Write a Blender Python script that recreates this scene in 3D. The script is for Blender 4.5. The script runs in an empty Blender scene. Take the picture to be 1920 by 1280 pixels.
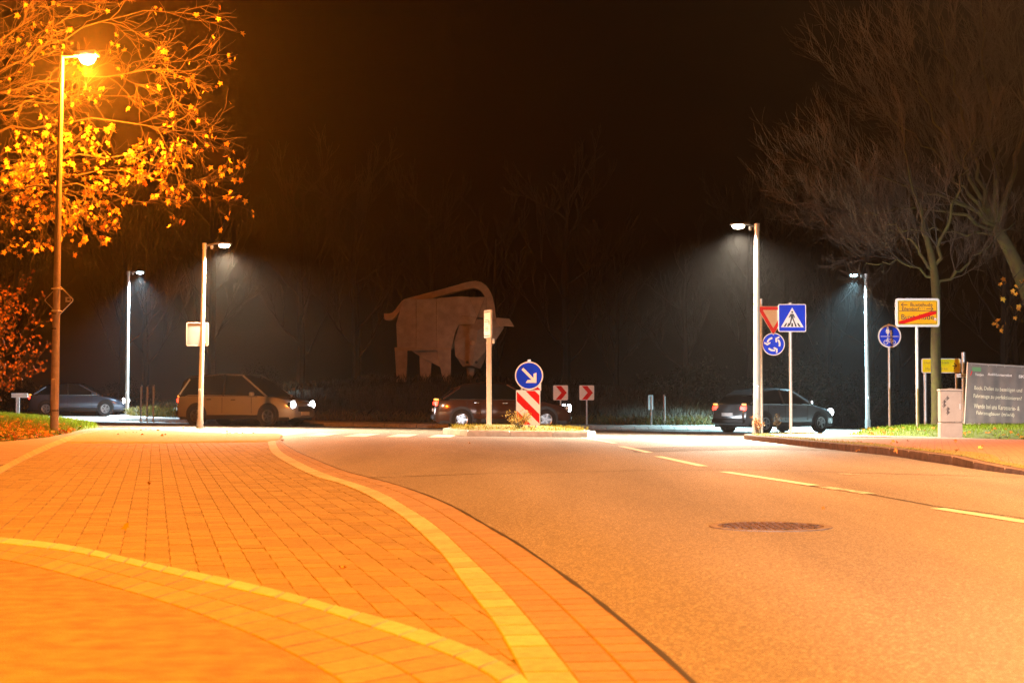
import bpy, bmesh, math, random
import numpy as np
from mathutils import Vector, Matrix
from math import sin, cos, pi, radians, sqrt, atan2

sc = bpy.context.scene
COL = sc.collection
random.seed(7)

# ------------------------------------------------------------------ camera
HC = 0.80                                    # the tripod is low: lens 0.8 m above the road
FP = 3100.0                                  # focal length in photo pixels (1920 wide)
PITCH = math.atan(103.0 / FP)
cd = bpy.data.cameras.new('camera'); cam = bpy.data.objects.new('camera', cd); COL.objects.link(cam)
cam.location = (0, 0, HC); cam.rotation_euler = (pi/2 + PITCH, 0, 0)
cd.sensor_width = 36; cd.lens = FP / 1920 * 36; cd.clip_start = 0.05; cd.clip_end = 3000
cd.dof.use_dof = True; cd.dof.focus_distance = 27; cd.dof.aperture_fstop = 6.3
sc.camera = cam

# ------------------------------------------------------------------ night sky, exposure
w = bpy.data.worlds.new('World'); sc.world = w; w.use_nodes = True
nt = w.node_tree; nt.nodes.clear()
o = nt.nodes.new('ShaderNodeOutputWorld'); b = nt.nodes.new('ShaderNodeBackground'); s = nt.nodes.new('ShaderNodeTexSky')
s.sky_type = 'NISHITA'; s.sun_disc = False; s.sun_elevation = radians(-8); s.sun_rotation = radians(200)
b.inputs['Strength'].default_value = 0.03
nt.links.new(s.outputs[0], b.inputs[0]); nt.links.new(b.outputs[0], o.inputs[0])
sc.view_settings.view_transform = 'Standard'; sc.view_settings.look = 'None'
sc.view_settings.exposure = 0.0; sc.view_settings.gamma = 1.0; sc.view_settings.use_curve_mapping = False
sc.render.engine = 'CYCLES'
cy = sc.cycles
cy.use_denoising = True; cy.denoising_prefilter = 'NONE'
try: cy.denoiser = 'OPENIMAGEDENOISE'
except Exception: pass
cy.max_bounces = 5; cy.diffuse_bounces = 2; cy.glossy_bounces = 2; cy.transmission_bounces = 3; cy.volume_bounces = 0
cy.transparent_max_bounces = 8; cy.caustics_reflective = False; cy.caustics_refractive = False
cy.sample_clamp_indirect = 4

SODIUM = (1.0, 0.215, 0.008)
SODIUM_NEAR = (1.0, 0.30, 0.004)
ADDED_WARM = (1.0, 0.43, 0.15)  # colour of the added lamp on the right, paler than sodium
TEAL = (.50, .86, 1.0)
WARM_L = (1.0, .78, .50)
WARM = (1.0, 0.83, 0.62)
COOL = (0.66, 0.88, 1.0)
P_SODIUM = 12500; P_NEAR = 18000; P_NEAR2 = 21500
P_CROSS = 18000; P_FAR = 40000
P_HEAD = 1500

# ------------------------------------------------------------------ terrain
PY = [-60, 22, 26, 30, 36, 44, 50, 56, 66, 75, 140, 600]
PZ = [0, 0, -.006, -.02, -.06, -.15, -.225, -.295, -.345, -.36, -.36, -.36]
CY = [-60, 22, 30, 36, 44, 50, 600]
CV = [0, 0, .005, .011, .0135, .014, .014]
def gz(X, Y):
    X = np.clip(X, -40, 40)
    return np.interp(Y, PY, PZ) - np.interp(Y, CY, CV) * X
def gzf(X, Y): return float(gz(X, Y))
def ray(px, py):
    a = (px - 960) / FP; b_ = (640 - py) / FP
    return Vector((a, cos(PITCH) - b_ * sin(PITCH), sin(PITCH) + b_ * cos(PITCH)))
def P(px, py, Y):                            # the place seen at a pixel, Y metres ahead
    d = ray(px, py); t = Y / d.y
    return Vector((d.x * t, Y, HC + d.z * t))
def G(px, py, dz=0.0):                       # the place on the ground
    d = ray(px, py); lo, hi = 0.5, 400.0
    for _ in range(50):
        m = (lo + hi) / 2
        if HC + d.z * m > gzf(d.x * m, d.y * m) + dz: lo = m
        else: hi = m
    return (d.x * lo, d.y * lo)
def GX(px, Y): return (px - 960) / FP * Y / (cos(PITCH))
def pm(Y): return FP / Y

# ------------------------------------------------------------------ materials
MATS = {}
def mat(name, col, rough=.6, metal=0.0, var=0.0, scale=8.0, bump=0.0, bscale=None, col2=None, spec=.5, rand=0.0, detail=4.0, coat=0.0, thr=None, trans=0.0):
    if name in MATS: return MATS[name]
    m = bpy.data.materials.new(name); m.use_nodes = True; t = m.node_tree; N = t.nodes; L = t.links
    p = N['Principled BSDF']; p.inputs['Roughness'].default_value = rough; p.inputs['Metallic'].default_value = metal
    p.inputs['Specular IOR Level'].default_value = spec
    p.inputs['Coat Weight'].default_value = coat
    p.inputs['Base Color'].default_value = (*col, 1)
    tc = N.new('ShaderNodeTexCoord')
    out = None
    if var > 0 or col2:
        n = N.new('ShaderNodeTexNoise'); n.inputs['Scale'].default_value = scale; n.inputs['Detail'].default_value = detail
        L.new(tc.outputs['Object'], n.inputs['Vector'])
        r = N.new('ShaderNodeValToRGB'); e = r.color_ramp.elements
        lo, hi = thr if thr else (.3, .7)
        e[0].position = lo; e[1].position = hi
        c2 = col2 if col2 else tuple(min(1, c * (1 + var)) for c in col)
        c1 = col if col2 else tuple(c * (1 - var) for c in col)
        e[0].color = (*c1, 1); e[1].color = (*c2, 1)
        L.new(n.outputs['Fac'], r.inputs['Fac']); out = r.outputs['Color']
    if rand > 0:
        oi = N.new('ShaderNodeObjectInfo'); ge = N.new('ShaderNodeNewGeometry')
        ad = N.new('ShaderNodeMath'); ad.operation = 'ADD'; L.new(oi.outputs['Random'], ad.inputs[0]); L.new(ge.outputs['Random Per Island'], ad.inputs[1])
        fr = N.new('ShaderNodeMath'); fr.operation = 'FRACT'; L.new(ad.outputs[0], fr.inputs[0])
        mr = N.new('ShaderNodeMapRange'); mr.inputs['To Min'].default_value = 1 - rand; mr.inputs['To Max'].default_value = 1 + rand
        L.new(fr.outputs[0], mr.inputs['Value'])
        mx = N.new('ShaderNodeMix'); mx.data_type = 'RGBA'; mx.blend_type = 'MULTIPLY'; mx.inputs['Factor'].default_value = 1
        if out: L.new(out, mx.inputs['A'])
        else: mx.inputs['A'].default_value = (*col, 1)
        L.new(mr.outputs[0], mx.inputs['B']); out = mx.outputs['Result']
    if out: L.new(out, p.inputs['Base Color'])
    if bump > 0:
        n = N.new('ShaderNodeTexNoise'); n.inputs['Scale'].default_value = bscale or scale * 4; n.inputs['Detail'].default_value = 5
        L.new(tc.outputs['Object'], n.inputs['Vector'])
        bn = N.new('ShaderNodeBump'); bn.inputs['Strength'].default_value = min(1, bump); bn.inputs['Distance'].default_value = .01
        L.new(n.outputs['Fac'], bn.inputs['Height']); L.new(bn.outputs[0], p.inputs['Normal'])
    MATS[name] = m; return m
def emat(name, col, st):
    if name in MATS: return MATS[name]
    m = bpy.data.materials.new(name); m.use_nodes = True; p = m.node_tree.nodes['Principled BSDF']
    p.inputs['Base Color'].default_value = (.6, .6, .6, 1)
    p.inputs['Emission Color'].default_value = (*col, 1); p.inputs['Emission Strength'].default_value = st
    MATS[name] = m; return m
def leafmat(name, c1, c2, tr=.35, spec=.3):
    if name in MATS: return MATS[name]
    m = bpy.data.materials.new(name); m.use_nodes = True; t = m.node_tree; N = t.nodes; L = t.links; N.clear()
    o = N.new('ShaderNodeOutputMaterial'); mix = N.new('ShaderNodeMixShader'); mix.inputs[0].default_value = tr
    d = N.new('ShaderNodeBsdfPrincipled'); d.inputs['Roughness'].default_value = .6; d.inputs['Specular IOR Level'].default_value = spec; tl = N.new('ShaderNodeBsdfTranslucent')
    oi = N.new('ShaderNodeObjectInfo'); ge = N.new('ShaderNodeNewGeometry')
    ad = N.new('ShaderNodeMath'); ad.operation = 'ADD'; L.new(oi.outputs['Random'], ad.inputs[0]); L.new(ge.outputs['Random Per Island'], ad.inputs[1])
    fr = N.new('ShaderNodeMath'); fr.operation = 'FRACT'; L.new(ad.outputs[0], fr.inputs[0])
    r = N.new('ShaderNodeValToRGB'); r.color_ramp.elements[0].color = (*c1, 1); r.color_ramp.elements[1].color = (*c2, 1)
    L.new(fr.outputs[0], r.inputs[0])
    L.new(r.outputs[0], d.inputs['Base Color']); L.new(r.outputs[0], tl.inputs['Color'])
    L.new(d.outputs[0], mix.inputs[1]); L.new(tl.outputs[0], mix.inputs[2]); L.new(mix.outputs[0], o.inputs[0])
    MATS[name] = m; return m

def asphalt_mat():
    m = bpy.data.materials.new('asphalt'); m.use_nodes = True; t = m.node_tree; N = t.nodes; L = t.links
    p = N['Principled BSDF']; p.inputs['Roughness'].default_value = .62; p.inputs['Specular IOR Level'].default_value = .45
    tc = N.new('ShaderNodeTexCoord')
    v = N.new('ShaderNodeTexVoronoi'); v.inputs['Scale'].default_value = 120; L.new(tc.outputs['Object'], v.inputs['Vector'])
    r = N.new('ShaderNodeValToRGB'); e = r.color_ramp.elements
    sep = N.new('ShaderNodeSeparateColor'); L.new(v.outputs['Color'], sep.inputs[0])
    e[0].position = .0; e[0].color = (.135, .115, .10, 1); e[1].position = 1; e[1].color = (.44, .385, .33, 1)
    e2 = e.new(.72); e2.color = (.20, .172, .148, 1)
    L.new(sep.outputs[0], r.inputs[0])
    n = N.new('ShaderNodeTexNoise'); n.inputs['Scale'].default_value = 1; n.inputs['Detail'].default_value = 6
    mp = N.new('ShaderNodeMapping'); mp.inputs['Scale'].default_value = (.9, .10, .4); L.new(tc.outputs['Object'], mp.inputs[0]); L.new(mp.outputs[0], n.inputs['Vector'])
    mr = N.new('ShaderNodeMapRange'); mr.inputs['From Min'].default_value = .3; mr.inputs['From Max'].default_value = .7; mr.inputs['To Min'].default_value = .70; mr.inputs['To Max'].default_value = 1.14
    L.new(n.outputs['Fac'], mr.inputs['Value'])
    mx = N.new('ShaderNodeMix'); mx.data_type = 'RGBA'; mx.blend_type = 'MULTIPLY'; mx.inputs['Factor'].default_value = 1
    L.new(r.outputs[0], mx.inputs['A']); L.new(mr.outputs[0], mx.inputs['B']); L.new(mx.outputs['Result'], p.inputs['Base Color'])
    n2 = N.new('ShaderNodeTexNoise'); n2.inputs['Scale'].default_value = 160; n2.inputs['Detail'].default_value = 3; L.new(tc.outputs['Object'], n2.inputs['Vector'])
    bn = N.new('ShaderNodeBump'); bn.inputs['Strength'].default_value = .6; bn.inputs['Distance'].default_value = .006
    L.new(n2.outputs['Fac'], bn.inputs['Height']); L.new(bn.outputs[0], p.inputs['Normal'])
    MATS['asphalt'] = m; return m
ASPH = asphalt_mat()
M_paver = mat('grey red pavers', (.235, .165, .075), .75, var=.16, scale=30, bump=.35, bscale=160, rand=.17)
M_bed = mat('joint sand', (.17, .11, .05), .95, var=.3, scale=30)
M_band = mat('pale kerb blocks', (.40, .335, .21), .7, var=.14, scale=25, bump=.3, bscale=140, rand=.16)
M_gutter = mat('gutter blocks', (.25, .165, .11), .72, var=.16, scale=30, bump=.3, bscale=150, rand=.12)
M_verge = mat('yellowish blocks', (.26, .19, .10), .75, var=.16, scale=30, bump=.3, bscale=150, rand=.12)
M_path = mat('path gravel asphalt', (.23, .145, .075), .85, var=.32, scale=9, bump=.7, bscale=110, detail=14)
M_tar = mat('tar joint', (.018, .014, .012), .6)
M_paint = mat('road paint', (.66, .64, .58), .6, var=.18, scale=22, bump=.2, bscale=120, detail=7)
M_wornpaint = mat('worn road paint', (.62, .60, .55), .6, col2=(.2, .17, .15), scale=14, detail=8, thr=(.42, .58))
M_kerb = mat('weathered concrete kerb', (.13, .085, .06), .85, var=.35, scale=9, bump=.4, bscale=60, rand=.12)
M_conc = mat('pale concrete', (.42, .40, .36), .8, var=.18, scale=8, bump=.3, bscale=60, rand=.08)
M_redpav = mat('red clinker', (.36, .16, .09), .75, var=.2, scale=25, bump=.3, bscale=150, rand=.14)
M_soil = mat('soil', (.045, .034, .022), .95, var=.4, scale=3, bump=.6, bscale=20)
M_turf = mat('turf soil', (.07, .11, .02), .95, var=.4, scale=5, bump=.5, bscale=40)
M_dryturf = mat('dry turf soil', (.04, .03, .016), .95, var=.4, scale=4, bump=.5, bscale=30)
M_galv = mat('galvanised steel', (.55, .55, .55), .45, metal=.55, var=.12, scale=12)
M_pole = mat('aged painted pole', (.30, .25, .21), .6, var=.18, scale=10)
M_lamppole = mat('pale lamp pole', (.6, .58, .55), .5, metal=.2, var=.08, scale=6)
M_head = mat('lamp housing', (.10, .10, .10), .5, metal=.3)
M_white = mat('sign white', (.82, .80, .78), .75, spec=.12, var=.03, scale=10)
M_blue = mat('sign blue', (.003, .04, .66), .75, spec=.06, var=.05, scale=10)
M_red = mat('sign red', (.62, .008, .008), .75, spec=.12, var=.05, scale=10)
M_yellow = mat('sign yellow', (.85, .42, .01), .75, spec=.12, var=.04, scale=10)
M_lemon = mat('direction yellow', (.88, .72, .01), .75, spec=.12, var=.04, scale=10)
M_black = mat('sign black', (.012, .012, .012), .5)
M_faint = mat('faded lettering', (.42, .28, .03), .5)
M_back = mat('sign back grey', (.42, .40, .39), .5, metal=.3, var=.12, scale=8)
M_darkback = mat('dark sign back', (.035, .026, .022), .6, var=.2, scale=8)
M_bark = mat('bark', (.06, .045, .032), .9, var=.4, scale=14, bump=.8, bscale=40)
M_moss = mat('mossy bark', (.035, .022, .011), .9, col2=(.055, .058, .009), scale=6, bump=.9, bscale=30)
M_ptwig = mat('plane twig bark', (.08, .055, .03), .85, var=.3, scale=3)
M_twig = mat('twig bark', (.030, .026, .021), .85, var=.3, scale=3)
M_wood = mat('dark woodland bark', (.020, .015, .011), .9, var=.3, scale=3)  # much darker bark for the trees beyond the ring
M_bull = mat('weathered bull boards', (.34, .24, .155), .75, var=.22, scale=3.5, bump=.3, bscale=25, rand=.06)
M_bulld = mat('weathered bull edge', (.36, .235, .13), .75, var=.2, scale=3.5, bump=.3, bscale=25)
M_rubber = mat('tyre rubber', (.02, .02, .02), .8)
M_rim = mat('alloy rim', (.5, .5, .52), .3, metal=.9)
M_glass = mat('car window', (.012, .014, .016), .08, spec=.8)
M_plastic = mat('black trim', (.02, .02, .02), .5)
M_chrome = mat('lamp reflector', (.6, .6, .6), .15, metal=1)
M_iron = mat('cast iron', (.11, .06, .04), .6, metal=.3, var=.4, scale=25, bump=.5, bscale=90)
M_cab = mat('cabinet shell', (.34, .29, .245), .6, var=.1, scale=5, bump=.1, bscale=60)
M_graf = mat('graffiti', (.13, .105, .10), .6)
M_banner = mat('banner mesh cloth', (.15, .147, .15), .75, var=.12, scale=5)
M_bantext = mat('banner print', (.66, .66, .52), .7)
M_banwhite = mat('banner white print', (.75, .75, .75), .7)
M_bangreen = mat('banner green print', (.10, .28, .13), .7)
M_alu = mat('aluminium', (.7, .7, .7), .35, metal=.6)
M_yleaf = leafmat('yellow leaf', (.34, .11, .01), (.78, .50, .06), .4)
M_oleaf = leafmat('orange leaf', (.10, .03, .008), (.36, .13, .02), .25)
M_fallen = leafmat('fallen leaf', (.30, .10, .02), (.62, .30, .05), .15)
M_grass = leafmat('grass blade', (.12, .24, .012), (.24, .34, .03), .35)
M_grassdry = leafmat('dry grass blade', (.014, .009, .004), (.042, .026, .011), .1, .02)
M_weed = leafmat('verge weed', (.05, .07, .015), (.20, .12, .03), .25)
M_shrub = leafmat('dark shrub leaf', (.010, .015, .006), (.028, .033, .012), .15, .1)
M_moss2 = mat('kerb moss', (.14, .15, .02), .95, col2=(.20, .15, .06), scale=4, bump=.8, bscale=60)

# ------------------------------------------------------------------ builders
def link(o, parent=None):
    COL.objects.link(o)
    if parent is not None: o.parent = parent
    return o
def tag(o, label=None, cat=None, group=None, kind=None):
    if label: o['label'] = label
    if cat: o['category'] = cat
    if group: o['group'] = group
    if kind: o['kind'] = kind
    return o
def thing(name, loc, label, cat, group=None, rz=0.0):
    o = bpy.data.objects.new(name, None); COL.objects.link(o)
    o.empty_display_size = .2; o.location = loc; o.rotation_euler = (0, 0, rz)
    return tag(o, label, cat, group)
class MB:
    def __init__(s): s.v = []; s.f = []
    def add(s, vs, fs):
        n = len(s.v); s.v.extend([tuple(x) for x in vs]); s.f.extend([tuple(i + n for i in f) for f in fs]); return s
    def box(s, c, d, M=None):
        x, y, z = (k / 2 for k in d)
        vs = [Vector((i * x, j * y, k * z)) for i in (-1, 1) for j in (-1, 1) for k in (-1, 1)]
        if M: vs = [M @ q for q in vs]
        vs = [q + Vector(c) for q in vs]
        return s.add(vs, [(0, 1, 3, 2), (4, 6, 7, 5), (0, 4, 5, 1), (2, 3, 7, 6), (0, 2, 6, 4), (1, 5, 7, 3)])
    def tube(s, pts, rad, n=8, cap=True):
        pts = [Vector(p) for p in pts]
        if not isinstance(rad, (list, tuple)): rad = [rad] * len(pts)
        vs = []; fs = []
        up = None
        for i, p in enumerate(pts):
            d = (pts[min(i + 1, len(pts) - 1)] - pts[max(i - 1, 0)]).normalized()
            if up is None:
                up = d.orthogonal().normalized()
            else:
                up = (up - d * up.dot(d))
                up = up.normalized() if up.length > 1e-6 else d.orthogonal().normalized()
            q = d.cross(up)
            for k in range(n):
                a = 2 * pi * k / n
                vs.append(p + (up * cos(a) + q * sin(a)) * rad[i])
        for i in range(len(pts) - 1):
            for k in range(n):
                k2 = (k + 1) % n
                fs.append((i * n + k, i * n + k2, (i + 1) * n + k2, (i + 1) * n + k))
        if cap:
            fs.append(tuple(range(n))[::-1]); fs.append(tuple(range((len(pts) - 1) * n, len(pts) * n)))
        return s.add(vs, fs)
    def prism(s, pts, y0, y1):                # outline in XZ, extruded along Y (y0 is the front, towards the viewer)
        n = len(pts)
        vs = [(x, y0, z) for x, z in pts] + [(x, y1, z) for x, z in pts]
        fs = [tuple(range(n)), tuple(range(2 * n - 1, n - 1, -1))] + [(i, i + n, (i + 1) % n + n, (i + 1) % n) for i in range(n)]
        return s.add(vs, fs)
    def ringplate(s, outer, inner, y0, y1):   # a frame between two outlines with equal counts
        n = len(outer)
        vs = [(x, y0, z) for x, z in outer] + [(x, y0, z) for x, z in inner] + [(x, y1, z) for x, z in outer] + [(x, y1, z) for x, z in inner]
        fs = []
        for i in range(n):
            j = (i + 1) % n
            fs += [(i, j, n + j, n + i), (2*n + i, 3*n + i, 3*n + j, 2*n + j), (i, 2*n + i, 2*n + j, j), (n + i, n + j, 3*n + j, 3*n + i)]
        return s.add(vs, fs)
    def lathe(s, prof, n=20, axis='z', c=(0, 0, 0)):
        vs = []; fs = []
        for r, h in prof:
            for k in range(n):
                a = 2 * pi * k / n
                q = (r * cos(a), r * sin(a), h) if axis == 'z' else (r * cos(a), h, r * sin(a)) if axis == 'y' else (h, r * cos(a), r * sin(a))
                vs.append(tuple(q[i] + c[i] for i in range(3)))
        for i in range(len(prof) - 1):
            for k in range(n):
                k2 = (k + 1) % n
                fs.append((i*n + k, i*n + k2, (i+1)*n + k2, (i+1)*n + k))
        fs.append(tuple(range(n))[::-1]); fs.append(tuple(range((len(prof)-1)*n, len(prof)*n)))
        return s.add(vs, fs)
    def mesh(s, name, m, smooth=False, bevel=0.0):
        me = bpy.data.meshes.new(name); me.from_pydata(s.v, [], s.f); me.update()
        bm = bmesh.new(); bm.from_mesh(me)
        bmesh.ops.recalc_face_normals(bm, faces=bm.faces)
        if bevel > 0:
            bmesh.ops.bevel(bm, geom=[e for e in bm.edges if e.is_manifold and e.calc_face_angle(0) > .5], offset=bevel, segments=1, affect='EDGES', clamp_overlap=True)
        bm.to_mesh(me); bm.free()
        me.materials.append(m)
        if smooth:
            me.polygons.foreach_set('use_smooth', [True] * len(me.polygons))
            try: me.set_sharp_from_angle(angle=radians(40))
            except Exception: pass
        return me
    def build(s, name, m, parent=None, smooth=False, bevel=0.0, loc=(0, 0, 0)):
        o = bpy.data.objects.new(name, s.mesh(name, m, smooth, bevel)); link(o, parent); o.location = loc; return o
def npmesh(name, V, F, m, parent=None, k=3):
    V = np.asarray(V, np.float32); F = np.asarray(F, np.int32)
    me = bpy.data.meshes.new(name); me.vertices.add(len(V)); me.vertices.foreach_set('co', V.ravel())
    me.loops.add(F.size); me.loops.foreach_set('vertex_index', F.ravel())
    me.polygons.add(len(F)); me.polygons.foreach_set('loop_start', np.arange(0, F.size, k, dtype=np.int32))
    try: me.polygons.foreach_set('loop_total', np.full(len(F), k, np.int32))
    except Exception: pass
    me.update(calc_edges=True); me.validate(); me.materials.append(m)
    o = bpy.data.objects.new(name, me); link(o, parent); return o
def copy_tree(o, parent=None):
    c = o.copy(); COL.objects.link(c)
    if parent is not None: c.parent = parent
    for ch in list(o.children): copy_tree(ch, c)
    return c
def circ(r, n=40, cx=0, cz=0, a0=0): return [(cx + r * cos(a0 + 2*pi*i/n), cz + r * sin(a0 + 2*pi*i/n)) for i in range(n)]
def rrect(wd, h, r, n=4):
    out = []
    for sx, sz, a in ((1, 1, 0), (-1, 1, pi/2), (-1, -1, pi), (1, -1, 3*pi/2)):
        for i in range(n + 1):
            t = a + pi/2 * i / n
            out.append((sx * (wd/2 - r) + r * cos(t), sz * (h/2 - r) + r * sin(t)))
    return out
def rpoly(pts, r, n=3):                       # round a polygon's corners
    out = []; N = len(pts)
    for i in range(N):
        p = Vector((*pts[i], 0)); a = (Vector((*pts[i-1], 0)) - p).normalized(); c = (Vector((*pts[(i+1) % N], 0)) - p).normalized()
        p0 = p + a * r; p1 = p + c * r
        for k in range(n + 1):
            t = k / n; q = p0 * (1-t)**2 + p * 2*t*(1-t) + p1 * t*t; out.append((q.x, q.y))
    return out
def stroke(pts, wd):                          # a thick polyline in XZ as one outline
    L = []; R = []
    for i, p in enumerate(pts):
        a = Vector(pts[max(i-1, 0)]); c = Vector(pts[min(i+1, len(pts)-1)]); d = (c - a).normalized(); n = Vector((-d.y, d.x)) * wd / 2
        L.append(tuple(Vector(p) + n)); R.append(tuple(Vector(p) - n))
    return L + R[::-1]
def text(s, width, m, parent, loc, name='lettering', height=None, warp=None, bold=0.0, depth=.0008):
    c = bpy.data.curves.new('txt', 'FONT'); c.body = s; c.align_x = 'CENTER'; c.align_y = 'CENTER'; c.size = 1; c.extrude = .0; c.offset = bold; c.resolution_u = 3
    to = bpy.data.objects.new('txt', c); COL.objects.link(to)
    dg = bpy.context.evaluated_depsgraph_get()
    me = bpy.data.meshes.new_from_object(to.evaluated_get(dg)); bpy.data.objects.remove(to); bpy.data.curves.remove(c)
    xs = [v.co.x for v in me.vertices]; ys = [v.co.y for v in me.vertices]
    k = width / (max(xs) - min(xs)); cx = (max(xs) + min(xs)) / 2; cyy = (max(ys) + min(ys)) / 2
    kz = height / (max(ys) - min(ys)) if height else k
    for v in me.vertices:
        x, z = (v.co.x - cx) * k, (v.co.y - cyy) * kz
        if warp: v.co = warp(x, z)
        else: v.co = (x, 0, z)
    me.name = name; me.materials.clear(); me.materials.append(m); me.update()
    o = bpy.data.objects.new(name, me); link(o, parent); o.location = loc; return o
def point_light(name, loc, power, col, radius=.1, parent=None):
    l = bpy.data.lights.new(name, 'POINT'); l.energy = power; l.color = col; l.shadow_soft_size = radius
    o = bpy.data.objects.new(name, l); link(o, parent); o.location = loc; return o
def spot_light(name, loc, target, power, col, angle, blend=.6, radius=.08, parent=None):
    l = bpy.data.lights.new(name, 'SPOT'); l.energy = power; l.color = col; l.shadow_soft_size = radius
    l.spot_size = angle; l.spot_blend = blend
    o = bpy.data.objects.new(name, l); link(o, parent); o.location = loc
    o.rotation_euler = (Vector(target) - Vector(loc)).to_track_quat('-Z', 'Y').to_euler(); return o

# ------------------------------------------------------------------ polylines on the ground
def gpts(px, dz=0.0): return [Vector((*G(x, y, dz), 0)) for x, y in px]
def resample(pts, n):
    d = [0]
    for a, c in zip(pts, pts[1:]): d.append(d[-1] + (c - a).length)
    xs = [p.x for p in pts]; ys = [p.y for p in pts]
    t = np.linspace(0, d[-1], n)
    return [Vector((x, y, 0)) for x, y in zip(np.interp(t, d, xs), np.interp(t, d, ys))]
def plen(pts): return sum((c - a).length for a, c in zip(pts, pts[1:]))
def smooth_line(pts, it=2):
    for _ in range(it):
        out = [pts[0]]
        for a, c in zip(pts, pts[1:]): out += [a.lerp(c, .25), a.lerp(c, .75)]
        out.append(pts[-1]); pts = out
    return pts
def strip_mesh(name, A, B, dz, m, parent=None, n=80):
    A = resample(A, n); B = resample(B, n); mb = MB(); vs = []
    for a, c in zip(A, B):
        vs += [(a.x, a.y, gzf(a.x, a.y) + dz), (c.x, c.y, gzf(c.x, c.y) + dz)]
    mb.add(vs, [(2*i, 2*i+1, 2*i+3, 2*i+2) for i in range(n-1)])
    return mb.build(name, m, parent)
def block(q, z0, h, ch=.004, tilt=None):      # paving block on 4 ground corners: chamfered top, sides
    c = sum(q, Vector()) / 4
    vs = []
    zz = [gzf(p.x, p.y) for p in q]
    for p, z in zip(q, zz): vs.append((p.x, p.y, z + z0))
    for p, z in zip(q, zz): vs.append((p.x, p.y, z + z0 + h - ch))
    for i, (p, z) in enumerate(zip(q, zz)):
        p2 = p + (c - p).normalized() * ch * 1.4
        vs.append((p2.x, p2.y, z + z0 + h + (tilt[i] if tilt else 0)))
    fs = [(8, 9, 10, 11)]
    for a in (0, 4):
        for i in range(4): fs.append((a + i, a + (i+1) % 4, a + 4 + (i+1) % 4, a + 4 + i))
    return vs, fs
def strip_blocks(name, A, B, rows, L, z0, h, m, parent, gap=.006, limit=300, stuffname=None, rng=random.Random(3)):
    n = max(2, int(plen(A) / L)) + 1
    A = resample(A, n); B = resample(B, n)
    pieces = []
    for i in range(n - 1):
        for r in range(rows):
            t0, t1 = r / rows, (r + 1) / rows
            q = [A[i].lerp(B[i], t0), A[i].lerp(B[i], t1), A[i+1].lerp(B[i+1], t1), A[i+1].lerp(B[i+1], t0)]
            c = sum(q, Vector()) / 4
            q = [p + (c - p).normalized() * gap * .8 for p in q]
            pieces.append((c.length, q))
    pieces.sort(key=lambda k: k[0])
    rest = MB()
    for k, (d, q) in enumerate(pieces):
        t = rng.uniform(-.0006, .0006); tl = [rng.uniform(-.0003, .0003) + t for _ in range(4)]
        vs, fs = block(q, z0, h, tilt=tl)
        if k < limit: MB().add(vs, fs).build(name, m, parent)
        else: rest.add(vs, fs)
    if rest.v: tag(rest.build(stuffname or name + 's', m, parent), kind='stuff')
def inside(p, poly):
    x, y = p; r = False; n = len(poly)
    for i in range(n):
        x1, y1 = poly[i]; x2, y2 = poly[i-1]
        if (y1 > y) != (y2 > y) and x < (x2-x1)*(y-y1)/(y2-y1)+x1: r = not r
    return r
def ring_patch(name, poly, rings, m, parent=None, base=0.0, n=120, seed=1, rough=0.0, center=None):
    pts = resample([Vector((*p, 0)) for p in poly] + [Vector((*poly[0], 0))], n + 1)[:-1]
    c = Vector((*center, 0)) if center else sum(pts, Vector()) / n
    rng = random.Random(seed); vs = []; fs = []
    for s_, h in rings:
        for p in pts:
            q = c + (p - c) * s_
            vs.append((q.x, q.y, gzf(q.x, q.y) + base + h + (rng.uniform(-rough, rough) if .02 < s_ < .99 else 0)))
    for i in range(len(rings) - 1):
        for k in range(n):
            fs.append((i*n+k, i*n+(k+1) % n, (i+1)*n+(k+1) % n, (i+1)*n+k))
    return MB().add(vs, fs).build(name, m, parent, smooth=True)

# ------------------------------------------------------------------ ground and road
xs = np.unique(np.concatenate([np.linspace(-280, -60, 12), np.linspace(-60, -20, 21), np.arange(-20, 20.1, 1.0), np.linspace(20, 60, 21), np.linspace(60, 280, 12)]))
ys = np.unique(np.concatenate([np.linspace(-60, 0, 13), np.arange(0, 80.1, 1.0), np.linspace(80, 160, 21), np.linspace(160, 420, 14)]))
def sheet(name, xs, ys, dz, m):
    X, Y = np.meshgrid(xs, ys); Z = gz(X, Y) + dz
    V = np.stack([X, Y, Z], -1).reshape(-1, 3); nx = len(xs); ny = len(ys)
    i = np.arange(nx*ny).reshape(ny, nx)
    F = np.stack([i[:-1, :-1], i[:-1, 1:], i[1:, 1:], i[1:, :-1]], -1).reshape(-1, 4)
    return npmesh(name, V, F, m, k=4)
tag(sheet('ground', xs, ys, -.03, M_soil), kind='structure')
rxs = np.unique(np.concatenate([np.linspace(-60, -20, 21), np.arange(-20, 20.1, .5), np.linspace(20, 60, 21)]))
rys = np.unique(np.concatenate([np.linspace(-25, 0, 11), np.arange(0, 96.1, .5)]))
road = tag(sheet('road', rxs, rys, 0.0, ASPH), kind='structure')

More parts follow.
